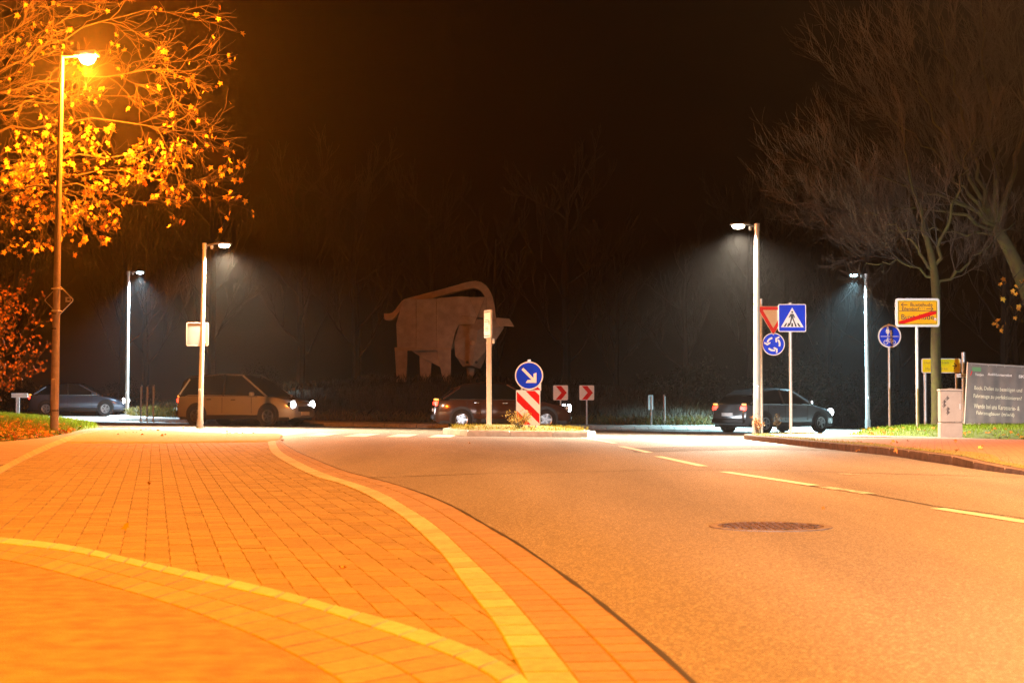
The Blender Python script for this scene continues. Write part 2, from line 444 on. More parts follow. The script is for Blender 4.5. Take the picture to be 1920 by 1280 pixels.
# band of pale blocks between bay and gutter, and gutter edge
b1L = smooth_line(gpts([(501, 826), (505, 844), (513, 854), (546, 874), (589, 895), (633, 906), (677, 923), (714, 945), (755, 971), (794, 1007), (833, 1046), (872, 1104), (931, 1175), (986, 1280), (1040, 1400)]))
b1R = smooth_line(gpts([(516, 825), (520, 839), (532, 851), (554, 863), (589, 881), (622, 894), (655, 904), (699, 918), (732, 933), (764, 953), (800, 975), (836, 1003), (876, 1044), (931, 1096), (970, 1139), (1009, 1186), (1083, 1280), (1170, 1400)]))
gut = smooth_line(gpts([(522, 823), (535, 835), (560, 849), (589, 861), (633, 880), (677, 893), (728, 905), (798, 928), (853, 952), (911, 987), (966, 1018), (1025, 1059), (1076, 1096), (1122, 1131), (1169, 1171), (1224, 1216), (1290, 1276), (1420, 1400)]))
b2T = smooth_line(gpts([(-300, 985), (0, 1010), (117, 1022), (195, 1038), (312, 1065), (430, 1089), (547, 1116), (640, 1143), (716, 1163), (794, 1186), (904, 1224), (985, 1272), (1030, 1330)]))
b2B = smooth_line(gpts([(-300, 992), (0, 1021), (117, 1034), (195, 1050), (312, 1078), (430, 1105), (547, 1132), (640, 1160), (677, 1174), (794, 1213), (872, 1245), (935, 1280), (1000, 1345)]))
cB = smooth_line(gpts([(-300, 1012), (0, 1048), (117, 1077), (312, 1131), (469, 1190), (586, 1249), (640, 1280), (760, 1390)]))
leftA = smooth_line(gpts([(-120, 930), (0, 878), (50, 850), (100, 829), (128, 818), (160, 811), (210, 806)]))
leftB = smooth_line(gpts([(-80, 940), (0, 889), (48, 862), (98, 840), (140, 823), (172, 815), (216, 809)]))

# the paved bay: bed sheet, blocks one by one, the far ones joined
capline = gpts([(118, 829), (300, 829), (501, 827)])
bay_poly = [p.copy() for p in b1L] + [p.copy() for p in reversed(b2T)] + [p.copy() for p in leftB if p.y < 26] + capline
bay2 = [(p.x, p.y) for p in bay_poly]
bay = tag(sheet('paved_bay', np.arange(-9, 1.2, .5), np.arange(2.5, 30.1, .5), .002, M_bed), kind='structure')
# trim the bed to the bay
bm = bmesh.new(); bm.from_mesh(bay.data)
kill = [f for f in bm.faces if not (inside(f.calc_center_median()[:2], bay2))]
bmesh.ops.delete(bm, geom=kill, context='FACES'); bm.to_mesh(bay.data); bm.free()
ang = radians(12.2); ux, uy = Vector((cos(ang), sin(ang), 0)), Vector((-sin(ang), cos(ang), 0))
PW, PL = .122, .208
cells = []
o0 = Vector((-3, 3, 0)); rng = random.Random(11)
for i in range(-40, 90):
    for j in range(-10, 150):
        c = o0 + ux * (i * PW) + uy * ((j + (.5 if i % 2 else 0)) * PL)
        if not (3.0 < c.y < 29): continue
        if not any(inside((c.x + k_*.11, c.y + l_*.16), bay2) for k_, l_ in ((0, 0), (1, 0), (-1, 0), (0, 1), (0, -1))): continue
        if abs(c.x) > c.y * .33 + .4: continue
        a, l = PW/2 - .0016, PL/2 - .0024
        w1 = .0018                            # wavy sides
        q = [c - ux*a - uy*l, c + ux*(a) - uy*l, c + ux*a + uy*l, c - ux*a + uy*l]
        sh = ux * (w1 if j % 2 else -w1)
        q = [p + sh for p in q]
        cells.append((c.length if abs(c.x) < c.y * .31 else 99, q))
cells.sort(key=lambda k: k[0])
rest = MB()
for k, (d, q) in enumerate(cells):
    t = rng.gauss(0, .0006); tl = [t + rng.gauss(0, .0004) for _ in range(4)]
    vs, fs = block(q, .0, .0065, .0025, tl)
    if k < 300: MB().add(vs, fs).build('paver', M_paver, bay)
    else: rest.add(vs, fs)
tag(rest.build('paver_field', M_paver, bay), kind='stuff')

kb = tag(strip_mesh('edging_band', b1L, b1R, .003, M_bed, n=120), kind='structure')
strip_blocks('edging_block', b1L, b1R, 1, .24, .0, .013, M_band, kb)
kb = tag(strip_mesh('edging_band', b2T, b2B, .003, M_bed, n=80), kind='structure')
strip_blocks('edging_block', b2T, b2B, 1, .24, .0, .013, M_band, kb)
kb = tag(strip_mesh('edging_band', leftA, leftB, .003, M_bed, n=80), kind='structure')
strip_blocks('edging_block', leftA, leftB, 1, .3, .0, .013, M_band, kb)
gt = tag(strip_mesh('gutter', b1R, gut, .0025, M_bed, n=120), kind='structure')
strip_blocks('gutter_block', b1R, gut, 2, .165, .0, .009, M_gutter, gt, gap=.004, stuffname='gutter_block_run')
vg = tag(strip_mesh('block_verge', b2B, cB, .0025, M_bed, n=80), kind='structure')
strip_blocks('verge_block', b2B, cB, 2, .2, .0, .010, M_verge, vg, gap=.004, stuffname='verge_block_run')
# path at bottom left
far = [Vector((p.x - 3.2 + .4 * i / len(cB), p.y - 2.6, 0)) for i, p in enumerate(cB)]
tag(strip_mesh('cycle_path', cB, far, .006, M_path, n=90), kind='structure')
# tar joint between gutter and asphalt, and cross joints in the asphalt
def ribbon(name, pts, wd, dz, m, parent=None, rng=random.Random(5)):
    pts = resample(pts, max(8, int(plen(pts) / .25)))
    A = []; B = []
    for i, p in enumerate(pts):
        d = (pts[min(i+1, len(pts)-1)] - pts[max(i-1, 0)]).normalized(); n = Vector((-d.y, d.x, 0)); k = wd/2 * rng.uniform(.6, 1.3)
        A.append(p + n*k); B.append(p - n*k)
    return strip_mesh(name, A, B, dz, m, parent, n=len(pts))
tag(ribbon('joint_seal', gut, .022, .0105, M_tar), kind='structure')
tag(ribbon('joint_seal', gpts([(655, 897), (900, 888), (1200, 882), (1400, 880), (1600, 886), (1920, 895), (2100, 899)]), .028, .0035, M_tar), kind='structure')
tag(ribbon('joint_seal', gpts([(1500, 908), (1640, 928), (1760, 950), (1900, 968), (2000, 985)]), .02, .0035, M_tar), kind='structure')
# footpath left of the bay
fp_out = [Vector((p.x - 5.5, p.y - 1.0, 0)) for p in leftA]
def brick_mat(name, c1, c2, cm, scale, bw=.21, bh=.105, rot=0.0):
    m = bpy.data.materials.new(name); m.use_nodes = True; t = m.node_tree; N = t.nodes; L = t.links; p = N['Principled BSDF']; p.inputs['Roughness'].default_value = .78
    tc = N.new('ShaderNodeTexCoord'); mp = N.new('ShaderNodeMapping'); mp.inputs['Rotation'].default_value = (0, 0, rot); L.new(tc.outputs['Object'], mp.inputs[0])
    br = N.new('ShaderNodeTexBrick'); br.inputs['Scale'].default_value = 1; br.inputs['Brick Width'].default_value = bw; br.inputs['Row Height'].default_value = bh
    br.inputs['Mortar Size'].default_value = .006; br.inputs['Color1'].default_value = (*c1, 1); br.inputs['Color2'].default_value = (*c2, 1); br.inputs['Mortar'].default_value = (*cm, 1)
    L.new(mp.outputs[0], br.inputs['Vector']); L.new(br.outputs['Color'], p.inputs['Base Color'])
    bn = N.new('ShaderNodeBump'); bn.invert = True; bn.inputs['Strength'].default_value = .5; bn.inputs['Distance'].default_value = .01
    L.new(br.outputs['Fac'], bn.inputs['Height']); L.new(bn.outputs[0], p.inputs['Normal']); return m
tag(strip_mesh('footpath', leftA, fp_out, .0015, brick_mat('footpath blocks', (.38, .27, .2), (.3, .2, .14), (.12, .09, .06), 1, rot=.3), n=60), kind='structure')
# ramp cap at the far end of the bay
cap_px = [(122, 829), (300, 829.5), (501, 827), (527, 823), (531, 815), (520, 812), (440, 812), (376, 810), (300, 806), (230, 803), (195, 806), (150, 815)]
cap_poly = [G(x, y, .02) for x, y in cap_px]
tag(ring_patch('paved_ramp', cap_poly, [(1, 0), (.985, .03), (.9, .035), (.6, .045), (.3, .045), (.01, .045)], mat('ramp asphalt', (.40, .30, .19), .8, var=.15, scale=4, bump=.4, bscale=90), center=G(330, 818, .02), n=160), kind='structure')

# painted markings
def quadmark(name, p, dz, m):
    A = [Vector((*p[0], 0)), Vector((*p[3], 0))]; B = [Vector((*p[1], 0)), Vector((*p[2], 0))]
    return tag(strip_mesh(name, A, B, dz, m, n=12), kind='structure')
cl = smooth_line(gpts([(2000, 992), (1920, 977.5), (1760, 953), (1525, 909), (1360, 885), (1318, 873), (1235, 856), (1217, 848), (1165, 837), (1152, 831.5), (1095, 821)]), 1)
def along(pts, t):
    acc = 0
    for a, c in zip(pts, pts[1:]):
        l = (c - a).length
        if acc + l >= t: return a.lerp(c, (t - acc) / l), (c - a).normalized()
        acc += l
    return pts[-1], (pts[-1] - pts[-2]).normalized()
def dash(pa, pb, wd=.12, m=M_paint):
    a = Vector((*G(*pa), 0)); c = Vector((*G(*pb), 0)); d = (c - a).normalized(); n = Vector((-d.y, d.x, 0)) * wd / 2
    quadmark('lane_dash', [(a - n)[:2], (a + n)[:2], (c + n)[:2], (c - n)[:2]], .004, m)
dash((1960, 984.5), (1758, 953)); dash((1527, 910), (1358, 884.5)); dash((1319, 874), (1234, 855.5)); dash((1218, 848.5), (1164, 836.5)); dash((1153, 831), (1094, 820.5))
dash((1632, 926), (1545, 913), .12, M_wornpaint)
dash((1610, 889.5), (1572, 888), .1, M_wornpaint)
for k in range(5):                            # the crossing, left of the refuge
    x = -5.15 + .86 * k; quadmark('zebra_stripe', [(x, 33.6), (x + .46, 33.6), (x + .5, 37.0), (x + .04, 37.0)], .004, M_paint)
for k in range(5):                            # right of the refuge
    x = 1.75 + .86 * k; quadmark('zebra_stripe', [(x, 34.8), (x + .46, 34.8), (x + .5, 38.6), (x + .04, 38.6)], .004, M_paint)
for k in range(9):                            # give-way blocks before the ring
    x = 1.9 + .62 * k; quadmark('giveway_block', [(x, 45.5 + .1*k), (x + .4, 45.5 + .1*k), (x + .4, 46.0 + .1*k), (x, 46.0 + .1*k)], .004, M_paint)

# repaired trench in the asphalt
M_patch = mat('newer asphalt patch', (.115, .098, .085), .7, var=.25, scale=60, bump=.5, bscale=150)
tag(strip_mesh('asphalt_patch', gpts([(1650, 838), (1400, 833), (1180, 840)]), gpts([(1700, 849), (1430, 842), (1190, 848)]), .0028, M_patch, n=30), kind='structure')
# manhole
mh = thing('manhole_cover', (*G(1445, 987), 0), 'round rusty manhole cover set in the asphalt', 'manhole')
R = .375
MB().lathe([(R, .0), (R, .006), (R - .05, .006), (R - .05, .001)], 48).build('frame', mat('manhole rim concrete', (.16, .12, .10), .8, var=.3, scale=14), mh)
c = MB(); c.lathe([(R - .055, .0), (R - .055, .003)], 40); c.build('cover_plate', M_iron, mh)
c = MB()
for i in range(-6, 7):
    for j in range(-6, 7):
        x, y = i * .045, j * .045
        if x*x + y*y < (R - .09)**2 and (i + j) % 2 == 0: c.box((x, y, .005), (.032, .032, .005))
c.build('raised_studs', M_iron, mh)
c = MB()
for k in range(8):
    a = k * pi / 4 + .2; c.box((.285 * cos(a), .285 * sin(a), .0045), (.05, .02, .004), Matrix.Rotation(a, 3, 'Z'))
tag(c.build('vent_holes', M_tar, mh), kind='stuff')

# ------------------------------------------------------------------ right kerb, pavement and lawn
kf = smooth_line(gpts([(2050, 905), (1900, 888), (1834, 880), (1794, 872), (1735, 864), (1669, 853.4), (1560, 843), (1480, 834), (1430, 828), (1392, 823)]), 2)
e = kf[-1]; kf += [e + Vector((.25, 1.2, 0)), e + Vector((.8, 3.0, 0)), e + Vector((1.9, 5.0, 0)), e + Vector((4, 8, 0)), e + Vector((8, 11, 0))]
n_k = int(plen(kf) / 1.0); K = resample(kf, n_k + 1)
def offs(pts, d):
    out = []
    for i, p in enumerate(pts):
        t = (pts[min(i+1, len(pts)-1)] - pts[max(i-1, 0)]).normalized(); out.append(p + Vector((t.y, -t.x, 0)) * d)
    return out
KI = offs(K, .14)
def kh(p):                                    # dropped kerb towards the near end
    return float(np.interp(p.y, [10, 16.5, 19.5, 60], [.022, .03, .10, .10]))
kerb = tag(strip_mesh('kerb', K, KI, -.02, M_conc, n=len(K)), kind='structure')
for i in range(n_k):
    a, b_, c, d = K[i].copy(), KI[i].copy(), KI[i+1].copy(), K[i+1].copy()
    cc = (a + b_ + c + d) / 4; q = [p + (cc - p).normalized() * .005 for p in (a, b_, c, d)]
    vs = []
    for lev in (0, 1, 2):
        for k, p in enumerate(q):
            z = gzf(p.x, p.y); h = kh(p)
            if lev == 0: vs.append((p.x, p.y, z - .03))
            elif lev == 1: vs.append((p.x, p.y, z + h - (.02 if k in (0, 3) else .004)))
            else:
                p2 = p + (cc - p).normalized() * (.03 if k in (0, 3) else .006); vs.append((p2.x, p2.y, z + h))
    fs = [(8, 9, 10, 11)]
    for a0 in (0, 4):
        for k in range(4): fs.append((a0+k, a0+(k+1) % 4, a0+4+(k+1) % 4, a0+4+k))
    MB().add(vs, fs).build('kerb_stone', M_kerb, kerb)
# pavement sheet behind kerb (follows the kerb drop)
def pave_strip(name, A, B, m, n=70, dz0=0.0, dz1=0.0):
    A = resample(A, n); B = resample(B, n); vs = []
    for a, c in zip(A, B):
        vs += [(a.x, a.y, gzf(a.x, a.y) + kh(a) + dz0), (c.x, c.y, gzf(c.x, c.y) + max(kh(a), .06) + dz1)]
    return MB().add(vs, [(2*i, 2*i+1, 2*i+3, 2*i+2) for i in range(n-1)]).build(name, m)
KP = offs(K, .145); KM = offs(K, .75); KO = offs(K, 7.5)
nn = [i for i, p in enumerate(K) if p.y < 30][-1] + 1
tag(pave_strip('pavement', KP[:nn], KO[:nn], brick_mat('red clinker paving', (.42, .19, .11), (.34, .14, .08), (.10, .07, .05), 1, rot=.25), dz0=-.004, dz1=-.004), kind='structure')
tag(pave_strip('pavement', KP[nn-1:], offs(K, 4.0)[nn-1:], mat('worn grey paving', (.30, .25, .21), .8, var=.2, scale=3, bump=.4, bscale=60), dz0=-.004, dz1=-.004), kind='structure')
ms = pave_strip('kerb_moss', [p for p in KP if 16 < p.y < 41], [p + Vector((.35 + .2 * sin(p.y * 1.3), 0, 0)) for p in KP if 16 < p.y < 41], M_moss2, dz0=.004, dz1=.004); tag(ms, kind='stuff')

lawn_poly = [(7.5, 37.2), (8.0, 35.2), (9.0, 33.6), (10.6, 32.2), (13, 30.8), (17, 29), (24, 27), (40, 26), (44, 40), (40, 58), (22, 56), (15.5, 52), (12, 47), (9.2, 42)]
LC = (16, 41)
lawn_h = [(1, -.02), (.988, .10), (.95, .18), (.88, .24), (.8, .28), (.5, .32), (.2, .33), (.01, .33)]
tag(ring_patch('lawn', lawn_poly, lawn_h, M_turf, center=LC, n=160, rough=.012, seed=4), kind='structure')
bank_poly = [(-20, 23.5), (-14, 25), (-10.6, 26.3), (-9.2, 27.3), (-8.75, 28.8), (-8.75, 31), (-9.2, 34.5), (-10.0, 38.5), (-10.6, 42.5), (-12, 44.5), (-16, 45), (-26, 44), (-32, 34), (-27, 24)]
BC = (-15.5, 35)
bank_h = [(1, -.02), (.985, .05), (.94, .10), (.85, .17), (.7, .25), (.5, .32), (.25, .36), (.01, .37)]
tag(ring_patch('grass_bank', bank_poly, bank_h, M_turf, center=BC, n=160, rough=.015, seed=5), kind='structure')
def patch_z(poly, rings, C, x, y):
    # height of a ring patch above gz at a point: bisect the scale at which the outline reaches the point
    v = Vector((x - C[0], y - C[1]))
    lo, hi = 0.0, 3.0
    if v.length < 1e-4: return rings[-1][1]
    for _ in range(18):
        m = (lo + hi) / 2; q = (C[0] + v.x / max(m, 1e-4), C[1] + v.y / max(m, 1e-4))
        if inside(q, poly): hi = m
        else: lo = m
    s_ = hi
    return float(np.interp(s_, [r[0] for r in rings][::-1], [r[1] for r in rings][::-1])) if s_ <= 1.0 else None
def lawn_z(x, y):
    h = patch_z(lawn_poly, lawn_h, LC, x, y); return gzf(x, y) + (h if h is not None else .1)
def bank_z(x, y):
    h = patch_z(bank_poly, bank_h, BC, x, y); return gzf(x, y) + (h if h is not None else 0)

# ------------------------------------------------------------------ the ring: apron stones and planted mound
RC = (-2.0, 71.0); RR = 15.0
apron = tag(MB().lathe([(RR - 1.0, -1.6), (RR - 1.0, -.3)], 64, c=(RC[0], RC[1], 0)).build('ring_apron', M_conc), kind='structure')
N_ST = int(2 * pi * RR / .55)
st = MB()
front = []
for k in range(N_ST):
    a0 = 2*pi*k/N_ST; a1 = 2*pi*(k+1)/N_ST; g = .012 / RR
    a0 += g; a1 -= g
    q = []
    for r_, h in ((RR, -.02), (RR, .035), (RR - .09, .12), (RR - .95, .17), (RR - .95, -.02)):
        for a in (a0, a1):
            x, y = RC[0] + r_ * cos(a), RC[1] + r_ * sin(a); q.append((x, y, gzf(x, y) + h))
    fs = [(2*i, 2*i+1, 2*i+3, 2*i+2) for i in range(4)] + [(0, 2, 4, 6, 8), (9, 7, 5, 3, 1), (8, 9, 1, 0)]
    MB().add(q, fs).build('apron_stone', M_conc, apron)
MH = 1.58
def mound_h(r): return .16 + MH * max(0, 1 - (r / 14.1) ** 2) ** 1.15
vs = []; fs = []; nr = 20; na = 72; rng = random.Random(9)
for i in range(nr + 1):
    r_ = 14.12 * (1 - i / nr)
    for k in range(na):
        a = 2*pi*k/na; x, y = RC[0] + r_*cos(a), RC[1] + r_*sin(a)
        vs.append((x, y, gzf(x, y) * (1 if i < nr else 1) + mound_h(r_) - (.06 if i == 0 else 0) + (rng.uniform(-.04, .04) if 0 < i < nr - 3 else 0)))
for i in range(nr):
    for k in range(na): fs.append((i*na+k, i*na+(k+1) % na, (i+1)*na+(k+1) % na, (i+1)*na+k))
tag(MB().add(vs, fs).build('island_mound', M_dryturf, smooth=True), kind='structure')
def mound_z(x, y): return gzf(x, y) + mound_h(sqrt((x - RC[0])**2 + (y - RC[1])**2))

# ------------------------------------------------------------------ refuge island
isl = [(-.95, 35.2), (1.45, 35.2), (1.85, 35.9), (1.75, 41), (1.3, 43.6), (.2, 44.6), (-1.2, 43.8), (-1.65, 41.5), (-1.62, 38.6)]
ip = resample([Vector((*p, 0)) for p in isl] + [Vector((*isl[0], 0))], 26)[:-1]
ic = Vector((.1, 39.8, 0))
island = tag(ring_patch('refuge_island', isl, [(.93, .0), (.92, .115), (.85, .14), (.6, .19), (.3, .22), (.01, .23)], mat('mossy island soil', (.16, .13, .03), .95, col2=(.26, .19, .05), scale=4, bump=.8, bscale=50), center=(ic.x, ic.y), n=80), kind='structure')
for i in range(len(ip)):
    a, c = ip[i], ip[(i+1) % len(ip)]; q = [a, c, ic + (c - ic) * .93, ic + (a - ic) * .93]
    cc = sum(q, Vector()) / 4; q = [p + (cc - p).normalized() * .008 for p in q]; vs = []
    for lev in (0, 1, 2):
        for k, p in enumerate(q):
            p2 = p if lev < 2 else p + (cc - p).normalized() * (.03 if k < 2 else .005)
            vs.append((p2.x, p2.y, gzf(p.x, p.y) + (-.02, .09 if k < 2 else .118, .122)[lev]))
    fs = [(8, 9, 10, 11)]
    for a0 in (0, 4):
        for k in range(4): fs.append((a0+k, a0+(k+1) % 4, a0+4+(k+1) % 4, a0+4+k))
    MB().add(vs, fs).build('kerb_stone', M_conc, island)

# ------------------------------------------------------------------ street lamps
def led_lamp(px, py_base, py_top, Y, side, col, label, power, group, head_px=34, tilt=0.0, aim=.25, zb=None, r0=.075, pm_=M_lamppole, arm=True, angle=118):
    x = GX(px, Y); zbase = P(px, py_base, Y).z if zb is None else zb
    ztop = P(px, py_top, Y).z; h = ztop - zbase
    t = thing('street_lamp', (x, Y, zbase), label, 'street lamp', group)
    L_ = head_px / pm(Y) * side
    top = Vector((tilt * h, 0, h))
    MB().tube([(0, 0, -.15), (0, 0, .0), tuple(top * .5), tuple(top)], [r0 * 1.05, r0, r0 * .8, r0 * .62], 14).build('pole', pm_, t, smooth=True)
    MB().tube([(0, 0, -.05), (0, 0, .28)], r0 * 1.22, 14).build('base_collar', M_galv, t, smooth=True)
    MB().box((0, -r0 * .98, .95), (.07, .02, .3)).build('service_hatch', M_galv, t, bevel=.006)
    MB().tube([tuple(top + Vector((0, 0, -.1))), tuple(top + Vector((0, 0, .06)))], r0 * .8, 12).build('pole_cap', M_galv, t, smooth=True)
    hx = top.x + L_ * .72; hz = h + .03
    MB().tube([tuple(top + Vector((0, 0, -.02))), (top.x + L_ * .25, 0, h + .02), (top.x + L_ * .55, 0, hz + .03)], [.034, .03, .028], 10).build('arm', M_head, t, smooth=True)
    hd = MB().add([(hx - .2*side, -.09, hz), (hx - .2*side, .09, hz), (hx + .26*side, .13, hz), (hx + .26*side, -.13, hz),
                   (hx - .2*side, -.06, hz + .06), (hx - .2*side, .06, hz + .06), (hx + .22*side, .09, hz + .045), (hx + .22*side, -.09, hz + .045)],
                  [(0, 1, 2, 3), (4, 7, 6, 5), (0, 4, 5, 1), (1, 5, 6, 2), (2, 6, 7, 3), (3, 7, 4, 0)]).build('lamp_head', M_head, t, bevel=.012)
    key = 'lens %.2f %.2f' % (col[0], col[2])
    MB().lathe([(.13, .0), (.15, -.03), (.12, -.07), (.05, -.09)], 18, c=(hx + .06*side, 0, hz - .004)).build('lens', emat(key, col, 20), hd, smooth=True)
    MB().lathe([(.035, 0), (.04, -.04), (.025, -.09)], 10, c=(top.x + L_ * .3, -.0, h - .01)).build('light_sensor', M_back, t)
    return t, (hx, hz), spot_light('lamp_light', (hx + .06*side, 0, hz - .20), (hx + .06*side + aim*side, -.12, hz - 1.1), power, col, radians(angle), .75, .1, t)
crossL, hl, _ = led_lamp(376, 808, 460, 43.5, 1, WARM_L, 'pale crossing lamp whose pole carries a square sign back', P_CROSS, 'lamps lighting the crossing', 46, tilt=.018, aim=.12, angle=150)
crossR, hr, _ = led_lamp(1418, 813, 424, 38.0, -1, WARM, 'tall pale crossing lamp beside the give-way triangle', P_CROSS, 'lamps lighting the crossing', 42, tilt=.006, r0=.085, aim=.0, angle=150)
led_lamp(239, 772, 511, 70.0, 1, COOL, 'thin cool white lamp beyond the ring, next to three edge-on boards', P_FAR, 'cool white lamps beyond the ring', 26, tilt=.004, r0=.085, aim=.05, zb=gzf(GX(239, 70), 70))
led_lamp(1626, 800, 516, 62.0, -1, TEAL, 'cool bluish lamp standing behind the lawn on the right', P_FAR * 1.15, 'cool white lamps beyond the ring', 27, r0=.085, tilt=-.006, aim=.1)

def sodium_lamp(loc, h, label, power, cut=False):
    t = thing('street_lamp', loc, label, 'street lamp', 'orange sodium street lamps')
    MB().tube([(0, 0, -.2), (0, 0, 0), (.02, 0, h * .3), (.05, 0, h * .65), (.09, 0, h)], [.088, .085, .075, .058, .042], 16).build('pole', M_pole, t, smooth=True)
    for z in (.42, 2.05, 2.35): MB().tube([(0.01, 0, z), (0.01, 0, z + .025)], .087 - z * .004, 16).build('pole_band', M_darkback, t)
    MB().box((0, -.083, .85), (.09, .02, .42)).build('service_hatch', M_pole, t, bevel=.006)
    MB().tube([(.07, 0, h - .015), (.3, 0, h), (.5, 0, h + .02)], [.034, .032, .03], 10).build('arm', M_pole, t, smooth=True)
    hd = MB().add([(.33, -.09, h - .02), (.33, .09, h - .02), (.84, .14, h), (.84, -.14, h), (.36, -.06, h + .09), (.36, .06, h + .09), (.78, .1, h + .11), (.78, -.1, h + .11)],
                  [(0, 1, 2, 3), (4, 7, 6, 5), (0, 4, 5, 1), (1, 5, 6, 2), (2, 6, 7, 3), (3, 7, 4, 0)]).build('lamp_head', M_back, t, bevel=.02)
    MB().lathe([(.17, 0), (.165, -.06), (.12, -.13), (.05, -.16)], 18, c=(.6, 0, h - .01)).build('lens', emat('sodium lens', (1, .62, .22), 40), hd, smooth=True)
    if cut: spot_light('lamp_light', (.6, 0, h - .30), (.9, 0, h - 2), power, ADDED_WARM if loc[0] > 0 else SODIUM_NEAR, radians(148), .35, .1, t)
    else: point_light('lamp_light', (.6, 0, h - .30), power, SODIUM, .1, t)
    return t
YS = 33.0; xs_ = GX(103, YS); zs_ = bank_z(xs_, YS)
slamp = sodium_lamp((xs_, YS, zs_), P(112, 105, YS).z - zs_, 'lit orange sodium lamp on a tall brown pole in the grass bank', P_SODIUM)
sodium_lamp((-5.4, 2.5, 0), 8.5, 'orange sodium lamp outside the frame nearest the camera', P_NEAR, True)
sodium_lamp((9.4, 17.0, 0), 8.5, 'unseen lamp added outside the frame on the right pavement to light the asphalt', P_NEAR2, True).rotation_euler = (0, 0, pi)  # added out of view to even out the light on the asphalt

# ------------------------------------------------------------------ signs
def plate(t, name, pts, m, y0, y1, parent=None): return MB().prism(pts, y0, y1).build(name, m, parent or t)
def post(t, h, r=.034, m=M_galv, y=.055, zoff=-.2, x=0, name='post'):
    return MB().tube([(x, y, zoff), (x, y, h)], r, 12).build(name, m, t, smooth=True)
def framed(t, name, outline_fn, m_face, m_border=M_white, dz=0, dx=0, back=M_back):
    outer, inner = outline_fn
    o = MB().prism([(x + dx, z + dz) for x, z in outer], 0, .018).build(name, back, t)
    MB().ringplate([(x + dx, z + dz) for x, z in outer], [(x + dx, z + dz) for x, z in inner], -.003, 0).build('border', m_border, o)
    MB().prism([(x + dx, z + dz) for x, z in inner], -.002, -.0002).build('face', m_face, o)
    return o
def arrow_head(tip, d, L, wd, th):            # open chevron head
    d = Vector(d).normalized(); n = Vector((-d.y, d.x)); tip = Vector(tip)
    return [tuple(tip), tuple(tip - d*L + n*wd), tuple(tip - d*(L+th) + n*(wd - th*.2)), tuple(tip - d*th*1.35), tuple(tip - d*(L+th) - n*(wd - th*.2)), tuple(tip - d*L - n*wd)]

# pedestrian crossing sign
Y = 35.6; x = GX(1484, Y); pb = P(1484, 819, Y)
t = thing('pedestrian_crossing_sign', pb, 'square blue pedestrian crossing sign on its own post by the kerb', 'road sign')
zc = P(1487, 596, Y).z - pb.z; post(t, zc + .33, .033)
dx = .03
sp = framed(t, 'sign_plate', (rrect(.60, .60, .035), rrect(.565, .565, .025)), M_blue, M_white, zc, dx)
plate(t, 'triangle', [(dx - .245, zc - .20), (dx + .245, zc - .20), (dx, zc + .225)], M_white, -.004, -.002, sp)
man = MB(); z0 = zc - .19
man.prism(circ(.022, 14, dx, zc + .125), -.006, -.004)
man.prism([(dx - .035, zc + .09), (dx + .03, zc + .09), (dx + .065, zc + .0), (dx + .05, zc - .005), (dx + .03, zc + .045), (dx + .03, zc - .01), (dx - .035, zc - .01), (dx - .035, zc + .04), (dx - .065, zc + .0), (dx - .08, zc + .01)], -.006, -.004)
man.prism([(dx - .033, zc - .012), (dx + .003, zc - .012), (dx - .045, zc - .165), (dx - .07, zc - .165)], -.006, -.004)
man.prism([(dx + .0, zc - .0125), (dx + .03, zc - .0125), (dx + .085, zc - .165), (dx + .058, zc - .165)], -.0061, -.004)
man.build('walking_figure', M_black, sp)
for k, (xa, xb) in enumerate(((-.19, -.145), (-.115, -.075), (-.025, .02), (.06, .10), (.14, .185))):
    s_ = .72 if k != 2 else .85
    plate(t, 'stripe', [(dx + xa, zc - .188), (dx + xb, zc - .188), (dx + xb*s_, zc - .11), (dx + xa*s_, zc - .11)], M_black, -.0057, -.004, sp)
MB().box((0, .04, zc + .15), (.09, .05, .04)).build('clamp', M_galv, t); MB().box((0, .04, zc - .15), (.09, .05, .04)).build('clamp', M_galv, t)
MB().tube([(0, .055, zc + .33), (0, .055, zc + .35)], .036, 12).build('post_cap', M_plastic, t)

# give-way triangle over roundabout disc
Y = 43.5; pb = P(1429, 812, Y)
t = thing('give_way_sign', pb, 'give-way triangle above a blue roundabout disc behind the crossing lamp', 'road sign')
post(t, P(1429, 560, Y).z - pb.z, .036, M_galv)
q = pm(Y); zt = P(1451, 574, Y).z - pb.z; dx = 22 / q
s_ = .90; tri = [(dx - s_/2, zt), (dx + s_/2, zt), (dx, zt - s_*.866)]
def shrink(tr, k): 
    cx = sum(p[0] for p in tr)/3; cz = sum(p[1] for p in tr)/3; return [(cx + (p[0]-cx)*k, cz + (p[1]-cz)*k) for p in tr]
sp = MB().prism(rpoly(tri, .05), 0, .018).build('triangle_plate', M_back, t)
MB().ringplate(rpoly(tri, .05), rpoly(shrink(tri, .955), .045), -.003, 0).build('border', M_white, sp)
MB().ringplate(rpoly(shrink(tri, .953), .045), rpoly(shrink(tri, .62), .02), -.003, 0).build('red_rim', M_red, sp)
MB().prism(rpoly(shrink(tri, .62), .02), -.0025, -.0002).build('face', M_white, sp)
zc = P(1451, 645, Y).z - pb.z
sp = framed(t, 'roundabout_plate', (circ(.30, 48), circ(.276, 48)), M_blue, M_white, zc, dx)
for k in range(3):
    a0 = radians(100 + 120*k); arc = [(dx + .165*cos(a0 + radians(a)), zc + .165*sin(a0 + radians(a))) for a in range(0, 66, 8)]
    ar = MB(); ar.prism(stroke(arc, .048), -.004, -.002)
    ae = a0 + radians(74); tip = (dx + .165*cos(ae + .32), zc + .165*sin(ae + .32)); dd = (-sin(ae + .1), cos(ae + .1))
    ar.prism(arrow_head(tip, dd, .055, .085, .04), -.0042, -.002); ar.build('curved_arrow', M_white, sp)
